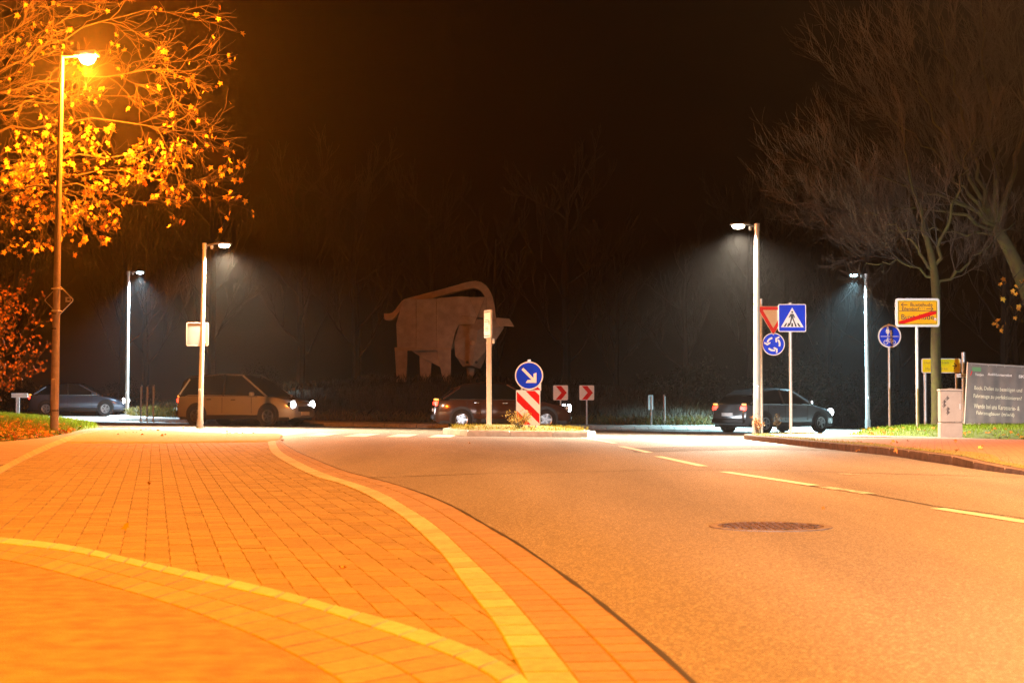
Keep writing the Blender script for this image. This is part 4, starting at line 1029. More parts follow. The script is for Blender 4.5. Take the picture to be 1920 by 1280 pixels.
# ------------------------------------------------------------------ cars on the ring
def make_car(loc, rz, label, paint, lights=True, scale=1.0, van=False, head_power=P_HEAD):
    t = thing('car', loc, label, 'car', 'cars driving round the ring', rz)
    # stations: x, top z, half width
    top = [(-2.18, .62, .66), (-2.14, .82, .74), (-2.02, .96, .82), (-1.6, .99, .87), (-.8, .98, .89), (.2, .96, .89), (.9, .95, .885), (1.3, .90, .87), (1.75, .80, .84), (2.02, .70, .78), (2.14, .58, .70), (2.18, .48, .62)]
    if van: top = [(x, z + (.04 if x < 1 else .06), w_) for x, z, w_ in top]
    vs = []; fs = []
    for x, z, hw in top:
        bz_ = .22 if abs(x) < 2.1 else .28
        half = [(hw * .90, bz_), (hw * .985, .34), (hw, .56 if z > .7 else z * .8), (hw * .985, z - .09), (hw * .93, z - .025), (hw * .80, z)]
        sec = [(x, a, c_) for a, c_ in half] + [(x, -a, c_) for a, c_ in half[::-1]]
        vs += sec
    n = 12
    for i in range(len(top) - 1):
        for k in range(n): fs.append((i*n+k, i*n+(k+1) % n, (i+1)*n+(k+1) % n, (i+1)*n+k))
    fs.append(tuple(range(n))); fs.append(tuple(range((len(top)-1)*n, len(top)*n))[::-1])
    MB().add(vs, fs).build('body', paint, t, smooth=True)
    # glasshouse and roof
    if van: cab = [(-2.05, .98, 1.02), (-1.98, .98, 1.45), (-1.8, .98, 1.60), (-.6, .96, 1.68), (.25, .95, 1.64), (.7, .94, 1.40), (1.28, .90, .96)]
    else: cab = [(-1.95, .96, .99), (-1.62, .96, 1.25), (-1.2, .96, 1.42), (-.5, .95, 1.48), (.12, .94, 1.45), (.5, .93, 1.28), (1.08, .90, .94)]
    vs = []; fs = []
    for x, z0, z1 in cab:
        k = (z1 - .95) / .55; wt = .80 - .17 * max(0, min(1.3, k))
        vs += [(x, .815, z0 - .03), (x, wt, z1 - .03), (x, wt - .1, z1), (x, -wt + .1, z1), (x, -wt, z1 - .03), (x, -.815, z0 - .03)]
    for i in range(len(cab) - 1):
        for k in range(6): fs.append((i*6+k, i*6+(k+1) % 6, (i+1)*6+(k+1) % 6, (i+1)*6+k))
    fs.append(tuple(range(6))); fs.append(tuple(range((len(cab)-1)*6, len(cab)*6))[::-1])
    MB().add(vs, fs).build('windows', M_glass, t, smooth=True)
    vs = []; fs = []; rs = cab[1:5] if not van else cab[1:5]
    for x, z0, z1 in rs:
        k = (z1 - .95) / .55; wt = .80 - .17 * max(0, min(1.3, k)) + .012
        vs += [(x, wt, z1 - .045), (x, wt - .09, z1 + .014), (x, 0, z1 + .022), (x, -wt + .09, z1 + .014), (x, -wt, z1 - .045)]
    for i in range(len(rs) - 1):
        for k in range(4): fs.append((i*5+k, i*5+k+1, (i+1)*5+k+1, (i+1)*5+k))
    MB().add(vs, fs).build('roof', paint, t, smooth=True)
    for s_ in (1, -1):
        for (xa, za), (xb, zb_) in (((cab[-1][0] - .03, cab[-1][2]), (cab[4][0], cab[4][2])), ((-.35, .95), (-.42, cab[3][2])), ((cab[0][0] + .05, cab[0][2]), (cab[1][0] + .25, cab[2][2] - .06))):
            wb = .826; kk = (zb_ - .95) / .55; wt = .80 - .17 * max(0, min(1.3, kk)) + .006
            MB().tube([(xa, s_ * (wb if za < 1.2 else .7), za - .02), (xb, s_ * wt, zb_ - .03)], .035, 6).build('pillar', paint if xa != -.35 else M_plastic, t, smooth=True)
        for xw in (-1.32, 1.33):
            MB().lathe([(.385, .0), (.385, .02)], 24, axis='y', c=(xw, s_ * .885 - .01, .36)).build('wheel_arch', M_plastic, t)
            wh = MB().lathe([(.19, -.1), (.30, -.105), (.325, -.07), (.325, .07), (.30, .105), (.19, .1)], 26, axis='y').build('wheel', M_rubber, t, smooth=True)
            wh.location = (xw, s_ * .82, .325)
            rm = MB().lathe([(.205, .085 * s_), (.20, .108 * s_), (.17, .1 * s_)], 20, axis='y')
            for k in range(5): a = k * 2*pi/5; rm.box((cos(a)*.1, s_*.112, sin(a)*.1), (.17, .012, .05), Matrix.Rotation(-a, 3, 'Y'))
            rm.build('rim', M_rim, wh)
        mir = MB().box((.78, s_ * .98, 1.02), (.12, .2, .13)).build('mirror', paint, t, bevel=.03)
        MB().box((.05, s_ * .895, .84), (.16, .02, .03)).build('door_handle', M_chrome, t); MB().box((-.85, s_ * .893, .85), (.16, .02, .03)).build('door_handle', M_chrome, t)
        for xd in (.72, -.36, -1.15): MB().box((xd, s_ * .886, .66), (.012, .012, .5)).build('door_seam', M_plastic, t)
        MB().box((0, s_ * .872, .29), (1.9, .05, .13)).build('sill', M_plastic, t, bevel=.015)
        MB().tube([(-1.7, s_ * .845, .965), (-.4, s_ * .852, .955), (.92, s_ * .846, .94)], .012, 6).build('window_trim', M_chrome, t)
        hl_ = MB().lathe([(.05, -.06), (.12, -.02), (.13, .04), (.07, .08)], 14, axis='x', c=(2.08, s_ * .64, .68)).build('headlight', emat('headlight', (.92, .96, 1), 14), t, smooth=True)
        MB().box((2.02, s_ * .62, .68), (.16, .34, .16)).build('headlight_housing', M_chrome, t, bevel=.04)
        MB().box((-2.09, s_ * .66, .82), (.12, .24, .15)).build('taillight', emat('taillight', (1, .03, .015), 6), t, bevel=.03)
        MB().box((2.1, s_ * .42, .38), (.1, .22, .07)).build('fog_lamp', M_chrome, t, bevel=.02)
        MB().box((-2.08, s_ * .68, .955), (.1, .16, .06)).build('indicator', emat('amber indicator', (1, .42, .05), 2), t, bevel=.02)
        if lights:
            spot_light('headlight_or_added_beam', (2.16, s_ * .6, .68), (12, s_ * .6, .58), head_power, (.9, .95, 1), radians(26), .5, .05, t)
    MB().box((2.17, 0, .55), (.04, .9, .16)).build('grille', M_plastic, t, bevel=.01); MB().box((2.19, 0, .40), (.02, .52, .11)).build('number_plate', M_white, t)
    MB().box((-2.19, 0, .62), (.02, .52, .11)).build('number_plate', M_white, t); MB().box((-2.12, 0, .40), (.2, 1.5, .16)).build('bumper', M_plastic, t, bevel=.03)
    MB().box((0, 0, .24), (4.0, 1.6, .1)).build('underbody', M_plastic, t)
    return t
def paint(name, c): return mat(name, c, .22, metal=.3, coat=1.0, var=.04, scale=3)
def ring_pos(px, rad=18.3):
    best = None
    for i in range(-900, 900):
        th = radians(i / 10); x = RC[0] + rad * sin(th); y = RC[1] - rad * cos(th)
        e_ = abs(960 + x / y * FP - px)
        if best is None or e_ < best[0]: best = (e_, th, x, y)
    _, th, x, y = best
    return (x, y, gzf(x, y) + .004), th
p_, th = ring_pos(462); make_car(p_, th, 'silver estate car behind the left crossing lamp, headlights on', paint('silver paint', (.45, .47, .48)), van=True)
p_, th = ring_pos(940); make_car(p_, th, 'dark red-brown car passing behind the refuge island, lights on', paint('brown paint', (.10, .05, .035)))
p_, th = ring_pos(1450); make_car(p_, th, 'grey hatchback leaving the ring past the crossing signs, red tail lights', paint('grey paint', (.16, .18, .19)))
xA, yA = GX(150, 76), 76; make_car((xA, yA, gzf(xA, yA) + .004), radians(4), 'blue-grey car approaching the ring beyond the grass bank', paint('blue grey paint', (.12, .15, .22)))
# unseen car added behind the camera to carry the beams that light the signs
make_car((2.3, -9.0, .004), radians(90), 'dark unseen car added behind the viewpoint to carry the sign lighting', paint('dark paint', (.05, .05, .06)), lights=False)
spot_light('headlight_or_added_beam', (2.9, -6.8, .68), (9.9, 39, 1.1), 64000, (.93, .96, 1), radians(14.5), .7, .05)  # added beam aimed at the signs on the right
spot_light('headlight_or_added_beam', (1.7, -6.8, .68), (.9, 37, .35), 24000, (.93, .96, 1), radians(9), 1.0, .05)  # added beam aimed at the keep-right sign on the refuge

# ------------------------------------------------------------------ board and wire fence at far left
p = P(37, 741, 66)
t = thing('white_guard_board', (p.x, 66, gzf(p.x, 66)), 'short white board on two posts at the far left edge', 'barrier')
MB().box((0, 0, p.z - gzf(p.x, 66)), (.66, .06, .17)).build('board', M_white, t, bevel=.01)
for xx in (-.14, -.05): MB().tube([(xx, .06, -.1), (xx, .06, p.z - gzf(p.x, 66) + .05)], .035, 8).build('post', M_galv, t)
Yf = 80; t = thing('wire_fence', (GX(100, Yf), Yf, gzf(GX(100, Yf), Yf)), 'low dark wire fence with thin posts behind the left grass bank', 'fence')
zt = P(100, 744, Yf).z - gzf(GX(100, Yf), Yf)
for px in (35, 83, 133, 183): MB().tube([(GX(px, Yf) - GX(100, Yf), 0, -.1), (GX(px, Yf) - GX(100, Yf), 0, zt + .05)], .035, 6).build('post', M_galv, t)
for zz in (zt, zt * .55): MB().tube([(GX(20, Yf) - GX(100, Yf), -.04, zz), (GX(190, Yf) - GX(100, Yf), -.04, zz)], .02, 5).build('rail', M_darkback, t)

# ------------------------------------------------------------------ trees
class Tree:
    def __init__(s, seed): s.r = random.Random(seed); s.mb = {0: MB(), 1: MB()}; s.tips = []
    def rv(s): return Vector([s.r.gauss(0, 1) for _ in range(3)])
    def branch(s, p, d, L, r, lev, spec, up=.05, tgt=0):
        r_ = s.r; n = 5 if lev > 1 else 4; pts = [p]; rad = [r]; d = d.normalized()
        for i in range(n):
            d = (d + s.rv() * spec['wob'] + Vector((0, 0, up))).normalized()
            p = p + d * L / n; pts.append(p); rad.append(max(spec['rmin'], r * (1 - .8 * (i + 1) / n)))
        s.mb[tgt].tube(pts, rad, 5 if r > .02 else 3, cap=False)
        if lev <= 0: s.tips.append((pts[-1], d)); s.tips.append((pts[-2], d)); return
        k = spec['kids'][lev]
        for i in range(k):
            f = r_.uniform(.2, 1.0) if i else 1.0
            idx = min(n - 1, int(f * n)); q = pts[idx].lerp(pts[idx + 1], f * n - idx if idx < n else 1)
            dd = (pts[idx + 1] - pts[idx]).normalized()
            nd = (dd + s.rv().normalized() * spec['ang'] * r_.uniform(.6, 1.2) + spec.get('bias', Vector((0, 0, .15)))).normalized()
            s.branch(q, nd, L * spec['lr'] * r_.uniform(.7, 1.15), max(spec['rmin'], rad[idx] * .62), lev - 1, spec, up, 1)
    def limb(s, pts, r0, r1, spec, n_sec, lev, Ls, tgt=0):
        P_ = resample3(pts, 14); P_ = [q + s.rv() * .05 * (1 if 0 < i < 13 else 0) for i, q in enumerate(P_)]
        rad = [r0 + (r1 - r0) * i / 13 for i in range(14)]
        s.mb[tgt].tube(P_, rad, 8, cap=False)
        for k in range(n_sec):
            f = s.r.uniform(.12, 1) if k else 1; i = min(12, int(f * 13)); q = P_[i].lerp(P_[i+1], min(1, f*13 - i)); dd = (P_[i+1] - P_[i]).normalized()
            nd = dd + s.rv().normalized() * spec['ang'] + spec.get('bias', Vector((0, 0, .2)))
            s.branch(q, nd, Ls * s.r.uniform(.6, 1.15), max(rad[i] * .5, spec['rmin'] * 2.0), lev, spec, spec.get('up', .05), 1)
def resample3(pts, n):
    pts = [Vector(p) for p in pts]; q = pts
    for _ in range(2):
        out = [q[0]]
        for a, c in zip(q, q[1:]): out += [a.lerp(c, .25), a.lerp(c, .75)]
        out.append(q[-1]); q = out
    d = [0]
    for a, c in zip(q, q[1:]): d.append(d[-1] + (c - a).length)
    t = np.linspace(0, d[-1], n)
    return [Vector([float(np.interp(v, d, [k[i] for k in q])) for i in range(3)]) for v in t]
LEAF = []
for k, (a, r_) in enumerate([(-90, .30), (-60, .55), (-35, .8), (-8, .45), (20, .95), (50, .5), (90, 1.1), (130, .5), (160, .95), (188, .45), (215, .8), (240, .55)]):
    LEAF.append((r_ * cos(radians(a)), r_ * sin(radians(a))))
LEAF = np.array(LEAF) * .5
def leaf_geo(c, d, size, rng, curl=.25):
    y = Vector(d).normalized(); x = y.orthogonal().normalized(); x.rotate(Matrix.Rotation(rng.uniform(0, 2*pi), 3, y)); z = x.cross(y)
    vs = [c + (x * a + y * b_ + z * (-(a*a + b_*b_) * curl * 2)) * size for a, b_ in LEAF]
    return vs
def leaves_obj(name, leaves, m, parent, n_parts=0):
    leaves = sorted(leaves, key=lambda l: l[0].y if n_parts else 0); n = len(LEAF)
    for vs in [l[1] for l in leaves[:n_parts]]: MB().add(vs, [tuple(range(n))]).build('leaf', m, parent)
    rest = [l[1] for l in leaves[n_parts:]]
    if rest:
        V = np.array([tuple(v) for l in rest for v in l]); F = np.arange(len(V)).reshape(-1, n)
        tag(npmesh(name, V, F, m, parent, k=n), kind='stuff')

# plane tree at the left, trunk outside the frame
Y0 = 35.0; T = Tree(21); base = Vector((-13.4, 36.2, bank_z(-13.4, 36.2)))
pt = thing('plane_tree', base, 'big plane tree with yellow autumn leaves round the orange lamp', 'tree')
T.mb[0].tube([base - base + Vector((0, 0, -.3)), Vector((0, 0, 1.5)), Vector((.1, 0, 4)), Vector((.2, -.1, 7)), Vector((.2, -.1, 10))], [.34, .28, .24, .19, .12], 12)
spec = dict(wob=.20, ang=.85, lr=.62, kids={3: 5, 2: 5, 1: 4}, rmin=.0045, bias=Vector((.12, -.05, .05)), up=-.01)
def L_(px, py, Y): return P(px, py, Y) - base
tipsets = []
limbs = [((-60, 350, 35.5), (120, 300, 34.6), (215, 285, 34.2), (325, 325, 34.0), .09, 3, 7, 1.2, 1.0),
         ((-60, 360, 35.6), (80, 330, 35), (190, 310, 34.5), (315, 345, 34.2), .07, 3, 6, 1.0, 1.0),
         ((-60, 375, 35.5), (60, 345, 34.9), (170, 350, 34.4), (250, 385, 34.2), .08, 3, 7, 1.0, 1.0),
         ((-60, 365, 35.6), (40, 340, 35.2), (110, 350, 34.6), (155, 405, 34.4), .05, 3, 3, .6, .45),
         ((-80, 260, 36), (60, 235, 35.6), (190, 220, 35.4), (300, 240, 35.4), .08, 3, 6, 1.2, .25),
         ((-80, 200, 36.2), (60, 160, 36), (190, 140, 35.8), (320, 130, 35.6), .08, 3, 6, 1.3, .25),
         ((-80, 180, 36.2), (40, 110, 36), (150, 50, 36), (270, 20, 36), .08, 3, 6, 1.3, .22),
         ((-80, 150, 36.2), (20, 60, 36), (70, -20, 36), (150, -90, 36), .08, 3, 6, 1.4, .2),
         ((-80, 230, 36.2), (20, 200, 36.4), (110, 190, 36.5), (230, 180, 36.6), .06, 3, 6, 1.1, .25),
         ((-90, 120, 36.3), (-20, 30, 36.3), (10, -50, 36.3), (60, -120, 36.3), .08, 3, 5, 1.3, .2)]
rng = random.Random(31); LV = []
for a, b_, c, d, r0, lev, ns, Ls, lf in limbs:
    n0 = len(T.tips)
    T.limb([Vector((.15, 0, max(2.5, L_(*a).z - 1.2))), L_(*a), L_(*b_), L_(*c), L_(*d)], r0 * .5, .008, spec, ns + 7, lev - 1, Ls)
    for tp, td in T.tips[n0:]:
        if rng.random() < lf * .42:
            for k in range(rng.choice((1, 1, 2)) if lf > .5 else 1):
                c_ = tp + Vector([rng.gauss(0, .05) for _ in range(3)]); dr = Vector((rng.gauss(0, .6), rng.gauss(0, .6), -1 + rng.gauss(0, .6)))
                LV.append((c_, leaf_geo(c_, dr, rng.uniform(.10, .19), rng)))
T.mb[0].build('trunk', M_bark, pt, smooth=True); tag(T.mb[1].build('twigs', M_ptwig, pt), kind='stuff')
leaves_obj('foliage', LV, M_yleaf, pt, 240)
print('plane leaves', len(LV), len(T.mb[1].f))

# shrub on the bank at far left
base = Vector((GX(-62, 34.5), 34.5, 0)); base.z = bank_z(base.x, base.y)
bt_ = thing('autumn_shrub', base, 'orange-leaved shrub at the left edge of the grass bank', 'shrub'); T = Tree(5)
spec = dict(wob=.15, ang=.7, lr=.65, kids={3: 4, 2: 5, 1: 4}, rmin=.004, bias=Vector((.05, -.1, .1)), up=.03)
for k in range(11):
    a = k * 2*pi/11 + .3; T.branch(Vector((0, 0, -.1)), Vector((cos(a)*.7, sin(a)*.6, 1.25)), 1.42, .026, 3, spec, .03, 0 if k % 2 else 0)
LV = []
for tp, td in T.tips:
    if tp.z > .25:
        for k in range(2):
            c_ = tp + Vector([rng.gauss(0, .06) for _ in range(3)]); LV.append((c_, leaf_geo(c_, Vector((rng.gauss(0, .5), rng.gauss(0, .5), -1)), rng.uniform(.06, .10), rng)))
T.mb[0].build('stems', M_twig, bt_); tag(T.mb[1].build('twigs', M_twig, bt_), kind='stuff')
leaves_obj('foliage', LV[:5200], M_oleaf, bt_, 0)
print('shrub leaves', len(LV))

# right: mossy tree with the thin straight trunk
def bare_tree(name, label, base, trunk, limbs, seed, spec, ns, lev, Ls, mt):
    t = thing(name, base, label, 'tree', 'bare trees on the lawn'); T = Tree(seed)
    T.mb[0].tube(resample3([Vector(q[:3]) - base for q in trunk], 16), list(np.interp(np.linspace(0, 1, 16), np.linspace(0, 1, len(trunk)), [q[3] for q in trunk])), 12)
    for pts, r0 in limbs:
        T.limb([P(*q) - base for q in pts], r0, .012, spec, ns, lev, Ls)
    T.mb[0].build('trunk', mt, t, smooth=True); tag(T.mb[1].build('crown', M_twig, t), kind='stuff'); print(name, len(T.mb[1].f)); return t, T
Y = 39.5; b0 = Vector((GX(1757, Y), Y, lawn_z(GX(1757, Y), Y)))
def tp(px, py, Y, r): q = P(px, py, Y); return (q.x, q.y, q.z, r)
spec = dict(wob=.13, ang=.55, lr=.66, kids={3: 5, 2: 5, 1: 4}, rmin=.0034, bias=Vector((-.06, -.02, .12)), up=.04)
bare_tree('mossy_tree', 'bare tree with a straight mossy trunk behind the town sign', b0,
          [(b0.x, Y, b0.z - .2, .17), tp(1758, 780, Y, .135), tp(1755, 700, Y, .12), tp(1754, 620, Y, .115), tp(1756, 560, Y, .11), tp(1750, 490, Y, .095), tp(1735, 440, Y, .06), tp(1725, 380, Y, .03)],
          [([(1750, 500, Y), (1765, 450, Y), (1790, 380, Y - .3), (1830, 260, Y - .5)], .05), ([(1752, 510, Y), (1700, 440, Y), (1660, 410, Y), (1610, 390, Y)], .04),
           ([(1738, 450, Y), (1720, 380, Y), (1700, 300, Y), (1690, 200, Y)], .045), ([(1756, 545, Y), (1800, 500, Y), (1850, 460, Y + .4), (1900, 420, Y + .6)], .04),
           ([(1752, 520, Y), (1690, 490, Y), (1650, 490, Y), (1620, 500, Y - .2)], .03)], 41, spec, 9, 3, 1.05, M_moss)
# far right: the large spreading tree, trunk leaning in from outside the frame
Y = 41.0; b1 = Vector((GX(1985, Y), Y, lawn_z(GX(1985, Y), Y)))
spec2 = dict(wob=.12, ang=.5, lr=.66, kids={3: 5, 2: 5, 1: 4}, rmin=.0038, bias=Vector((-.08, -.03, .14)), up=.05)
LM = [([(1868, 425, Y), (1800, 380, Y - .3), (1720, 350, Y - .6), (1610, 320, Y - .8)], .06), ([(1868, 430, Y), (1790, 400, Y - .3), (1700, 390, Y - .6), (1600, 400, Y - .9)], .05),
      ([(1860, 410, Y), (1800, 300, Y), (1740, 200, Y - .2), (1690, 110, Y - .3)], .06), ([(1862, 415, Y), (1830, 300, Y), (1790, 180, Y), (1760, 50, Y)], .06),
      ([(1866, 415, Y), (1860, 280, Y + .3), (1850, 150, Y + .4), (1840, 0, Y + .4)], .08), ([(1870, 420, Y), (1910, 300, Y + .3), (1930, 150, Y + .4), (1920, -20, Y + .4)], .08),
      ([(1862, 420, Y), (1790, 330, Y + .5), (1730, 270, Y + .6), (1660, 210, Y + .6)], .05), ([(1866, 440, Y), (1790, 440, Y - .4), (1700, 430, Y - .6), (1610, 440, Y - .8)], .04)]
t2, T2 = bare_tree('spreading_tree', 'large bare tree spreading its twigs in from the right edge', b1,
          [(b1.x, Y, b1.z - .2, .30), tp(1978, 740, Y, .24), tp(1960, 640, Y, .21), tp(1930, 560, Y, .19), tp(1900, 480, Y, .17), tp(1866, 425, Y, .13)], LM, 52, spec2, 10, 3, 1.45, M_moss)
LV = []
for px, py in ((1872, 527), (1885, 530), (1905, 548), (1880, 560), (1898, 572), (1872, 605), (1880, 610), (1915, 600), (1918, 530), (1912, 575), (1876, 612), (1899, 540)):
    for k in range(2):
        c_ = P(px + rng.gauss(0, 5), py + rng.gauss(0, 5), 38.5) - b1; LV.append((c_, leaf_geo(c_, Vector((rng.gauss(0, .5), -.4, -1)), rng.uniform(.12, .2), rng)))
for c_, vs in LV: MB().add(vs, [tuple(range(len(LEAF)))]).build('leaf', M_yleaf, t2)
tw = MB()
for i in range(5):
    a = P(1960, 470 + i*22, 39.5) - b1; c_ = P(1885 + i*6, 540 + (i % 3)*30, 38.5) - b1; tw.tube([a, a.lerp(c_, .5) + Vector((0, 0, .12)), c_], [.012, .009, .004], 4)
tw.build('hanging_twigs', M_twig, t2)

# woods behind the ring: individual bare trees, two or three shapes copied
protos = []
for sd in (61, 62, 63):
    T = Tree(sd); sp_ = dict(wob=.12, ang=.55, lr=.62, kids={3: 4, 2: 4, 1: 3}, rmin=.014, bias=Vector((0, 0, .35)), up=.05)
    T.mb[0].tube([(0, 0, -.5), (.1, 0, 3), (.0, .1, 7), (.2, 0, 11)], [.24, .2, .14, .05], 7)
    for k in range(11):
        z = 2.5 + k * .8; a = k * 2.4; T.branch(Vector((.05, 0, z)), Vector((cos(a), sin(a), .9)), 3.4 - k*.14, .06, 3, sp_, .05, 1)
    protos.append((T.mb[0].mesh('trunk', M_wood, True), T.mb[1].mesh('crown', M_wood)))
rng = random.Random(77)
spots = [(-36, 92), (-31, 100), (-27, 90), (-22.5, 96), (-24, 108), (-17, 94), (-13, 101), (-9, 95), (-5, 104), (-1, 97), (3, 93), (6.5, 102), (10, 95), (13, 90), (16.5, 99), (19, 88), (22, 95), (25, 84), (28, 92), (31, 80), (34, 90), (20, 104), (-38, 82), (38, 84)]
words_ = ['far left', 'left of the bull', 'behind the bull', 'right of the bull', 'behind the crossing signs', 'behind the lawn']
ORD = 'first second third fourth fifth sixth seventh eighth ninth tenth eleventh twelfth thirteenth fourteenth fifteenth sixteenth seventeenth eighteenth nineteenth twentieth twenty-first twenty-second twenty-third twenty-fourth'.split()
for i, (x, y) in enumerate(spots):
    t = thing('woodland_tree', (x, y, gzf(x, y)), 'dim bare tree in the wood beyond the ring, %s from the left' % ORD[sum(1 for q in spots if q[0]/q[1] < x/y)], 'tree', 'bare trees of the wood beyond the roundabout', rng.uniform(0, 6.28))
    k = rng.uniform(.8, 1.25); t.scale = (k, k, k)
    for nm, me in zip(('trunk', 'crown'), protos[i % 3]):
        o = bpy.data.objects.new(nm, me); link(o, t)
# understorey shrubs
def leaf_cloud(n, rx, ry, rz_, size, seed):
    rg = np.random.default_rng(seed); u = rg.normal(size=(n, 3)); u /= np.linalg.norm(u, axis=1)[:, None]; r_ = rg.uniform(.45, 1, n) ** .5
    lump = 1 + .22*np.sin(5*u[:, 0] + seed) + .2*np.sin(7*u[:, 2] + 2*seed) + .15*np.sin(9*u[:, 1])
    c = u * (r_ * lump)[:, None] * np.array([rx, ry, rz_]); c[:, 2] = np.abs(c[:, 2])
    d = rg.normal(size=(n, 3)); d /= np.linalg.norm(d, axis=1)[:, None]; e_ = np.cross(d, rg.normal(size=(n, 3))); e_ /= np.linalg.norm(e_, axis=1)[:, None]
    s_ = size * rg.uniform(.6, 1.3, n)[:, None]
    V = np.stack([c - d*s_, c + e_*s_*.5, c + d*s_, c - e_*s_*.5], 1).reshape(-1, 3); return V, np.arange(4*n).reshape(-1, 4)
sp_ = [(leaf_cloud(9000, 2.4, 1.8, 2.3, .05, k)) for k in range(3)]
shm = []
for k, (V, F) in enumerate(sp_):
    o_ = npmesh('foliage', V, F, M_shrub, k=4); shm.append(o_.data); bpy.data.objects.remove(o_)
stm = MB()
for k in range(9): a = k*.7; stm.tube([(0, 0, -.2), (cos(a)*.6, sin(a)*.5, 1.0), (cos(a)*1.3, sin(a)*1.0, 1.8)], [.05, .04, .015], 5)
stm = stm.mesh('stem', M_bark)
shrubs = [(13, 76), (16, 75), (19.5, 74), (17, 80), (23, 75), (26, 72), (29, 76), (14, 84), (21, 83), (9, 86), (4, 88), (-2, 90), (-8, 88), (-14, 90), (-20, 86), (-26, 88), (-31, 84), (25, 76), (31, 74), (-36, 88)]
for i, (x, y) in enumerate(shrubs):
    t = thing('woodland_shrub', (x, y, gzf(x, y) - .05), 'dark leafy shrub in the undergrowth beyond the ring, %s from the left' % ORD[sum(1 for q in shrubs if q[0]/q[1] < x/y)], 'shrub', 'dark shrubs beyond the roundabout', rng.uniform(0, 6.28))
    k = rng.uniform(.75, 1.2); t.scale = (k, k, k * rng.uniform(.8, 1.1))
    tag(link(bpy.data.objects.new('foliage', shm[i % 3]), t), kind='stuff'); link(bpy.data.objects.new('stem', stm), t)

# ------------------------------------------------------------------ grass, weeds, fallen leaves
def blades(name, pts, hmin, hmax, wd, m, seed, lean=.35):
    rg = np.random.default_rng(seed); p = np.asarray(pts, float); n = len(p); a = rg.uniform(0, 2*pi, n); h = rg.uniform(hmin, hmax, n)
    s_ = np.stack([np.cos(a), np.sin(a), np.zeros(n)], 1) * wd; l = rg.normal(size=(n, 3)) * lean; l[:, 2] = 0
    tip = p + np.stack([np.zeros(n), np.zeros(n), h], 1) + l * h[:, None]; mid = p + np.stack([np.zeros(n), np.zeros(n), h*.55], 1) + l * h[:, None] * .3
    V = np.stack([p - s_, p + s_, mid + s_*.7, tip, mid - s_*.7], 1).reshape(-1, 3); F = np.arange(5*n).reshape(-1, 5)
    return tag(npmesh(name, V, F, m, k=5), kind='stuff')
def scatter(n, x0, x1, y0, y1, zf, seed, cond=None):
    rg = random.Random(seed); out = []
    while len(out) < n:
        x, y = rg.uniform(x0, x1), rg.uniform(y0, y1)
        if abs(x) > y * .34 + 1: continue
        if cond and not cond(x, y): continue
        out.append((x, y, zf(x, y)))
    return out
bl = scatter(22000, -15, -8.6, 25.5, 44.5, bank_z, 1, lambda x, y: inside((x, y), bank_poly))
blades('bank_grass', bl, .05, .16, .006, M_grass, 2)
lw = scatter(17000, 7.4, 17, 29, 50, lawn_z, 3, lambda x, y: inside((x, y), lawn_poly))
blades('lawn_grass', lw, .04, .11, .006, M_grass, 4)
md = scatter(20000, -16.5, 12.5, 56.5, 76, mound_z, 5, lambda x, y: (x - RC[0])**2 + (y - RC[1])**2 < 13.9**2)
blades('mound_grass', md, .12, .5, .008, M_grassdry, 6)
rim_ = []
rg = random.Random(8)
for i in range(9000):
    a = rg.uniform(-pi, 0); r_ = rg.uniform(13.2, 14.15); x, y = RC[0] + r_*cos(a), RC[1] + r_*sin(a); rim_.append((x, y, mound_z(x, y)))
blades('rim_weeds', rim_, .08, .34, .014, M_weed, 9, .6)
im = scatter(2600, -1.5, 1.7, 35.6, 44, lambda x, y: gzf(x, y) + .13, 10, lambda x, y: inside((x, y), [(ic.x + (p[0]-ic.x)*.9, ic.y + (p[1]-ic.y)*.9) for p in isl]))
blades('island_moss', im, .03, .12, .008, leafmat('moss blade', (.2, .17, .02), (.36, .28, .04)), 11)
km = []
for p in resample([q for q in KP if 17 < q.y < 41], 1600):
    km.append((p.x + abs(rg.gauss(0, .22)), p.y + rg.gauss(0, .1), gzf(p.x, p.y) + kh(p)))
blades('kerb_grass', km, .008, .03, .004, leafmat('kerb blade', (.14, .15, .02), (.28, .22, .04)), 12)
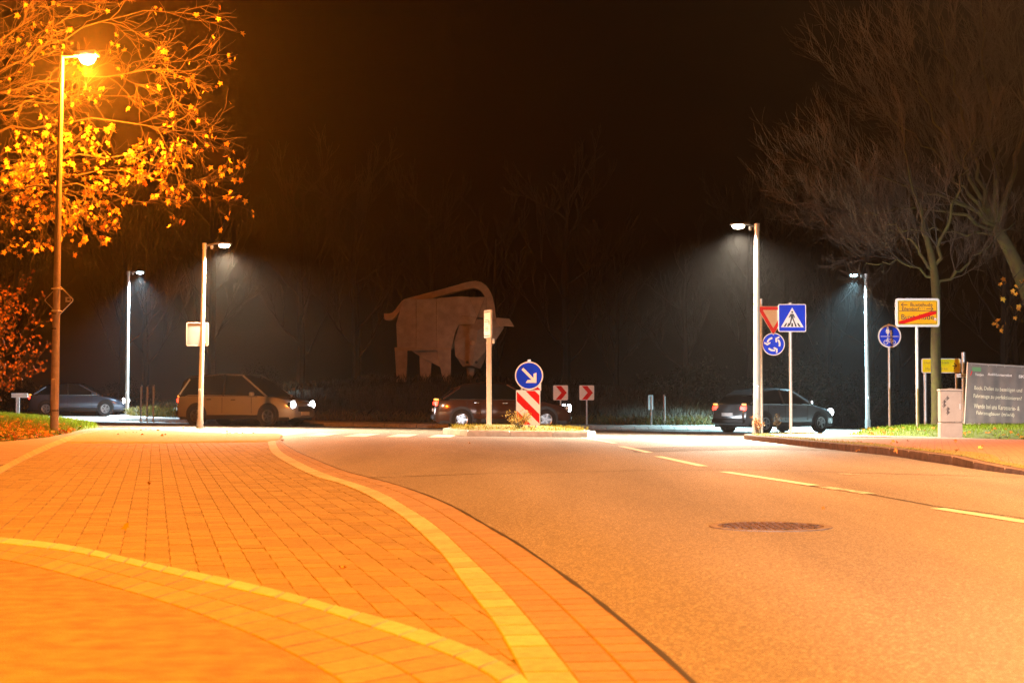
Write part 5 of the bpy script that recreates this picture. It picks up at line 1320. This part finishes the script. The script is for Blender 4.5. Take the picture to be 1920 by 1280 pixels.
def litter(name, pts, size, seed):
    rg = random.Random(seed); V = []
    for x, y, z in pts:
        d = Vector((rg.gauss(0, 1), rg.gauss(0, 1), rg.gauss(0, .25))); vs = leaf_geo(Vector((0, 0, 0)), d, size * rg.uniform(.7, 1.3), rg, .35)
        # lay it roughly flat
        R_ = Matrix.Rotation(rg.gauss(0, .45), 3, 'X') @ Matrix.Rotation(rg.uniform(0, 6.28), 3, 'Z')
        s_ = size * rg.uniform(.7, 1.3); vs = [R_ @ Vector((a*s_, b_*s_, -(a*a+b_*b_)*s_*.5)) + Vector((x, y, z + .02 + rg.uniform(0, .02))) for a, b_ in LEAF]
        V += [tuple(v) for v in vs]
    return tag(npmesh(name, V, np.arange(len(V)).reshape(-1, len(LEAF)), M_fallen, k=len(LEAF)), kind='stuff')
fl = scatter(2000, -15, -8.6, 25.5, 40, lambda x, y: bank_z(x, y) + .03, 14, lambda x, y: inside((x, y), bank_poly) and y < 33 + rg.gauss(0, 2.5))
litter('fallen_leaves', fl, .13, 15)
pl = [(x, y, gzf(x, y) + .03) for x, y in [G(rg.uniform(220, 520), rg.uniform(806, 822)) for _ in range(28)]]
pl += [(x, y, gzf(x, y) + .012) for x, y in [G(*q) for q in ((880, 834), (280, 913), (237, 998), (530, 829), (1545, 962), (640, 1078))]]
pl += [(x, y, gzf(x, y) + .09) for x, y in [G(rg.uniform(1600, 1850), rg.uniform(828, 850), .09) for _ in range(16)]]
litter('scattered_leaves', pl, .07, 16)
lf = scatter(70, 7.6, 16, 29, 38, lambda x, y: lawn_z(x, y) + .03, 17, lambda x, y: inside((x, y), lawn_poly) and not inside((16 + (x-16)/.9, 41 + (y-41)/.9), lawn_poly))
litter('lawn_edge_leaves', lf, .11, 18)
# dry stalks by the right lamp foot
weed('dry_stalks', (GX(1418, 37.8), 37.7, gzf(GX(1418, 37.8), 37.8) + .1), 'dry reddish weed stalks round the foot of the right crossing lamp', 14, .45, M_oleaf, .18, 6)
weed('dry_stalks', (GX(1455, 39.5), 39.5, gzf(GX(1455, 39.5), 39.5) + .1), 'thin dry weed between the two sign posts', 8, .5, M_grassdry, .14, 7)

# ------------------------------------------------------------------ night mist
hz = MB().box((0, 180, 8), (600, 520, 20)).build('haze', bpy.data.materials.new('haze'))
hm = hz.data.materials[0]; hm.use_nodes = True; N = hm.node_tree.nodes; N.clear()
o = N.new('ShaderNodeOutputMaterial'); v = N.new('ShaderNodeVolumePrincipled')
v.inputs['Color'].default_value = (.92, .92, .92, 1); v.inputs['Density'].default_value = .00055; v.inputs['Anisotropy'].default_value = .84
hm.node_tree.links.new(v.outputs[0], o.inputs['Volume'])
tag(hz, kind='stuff')
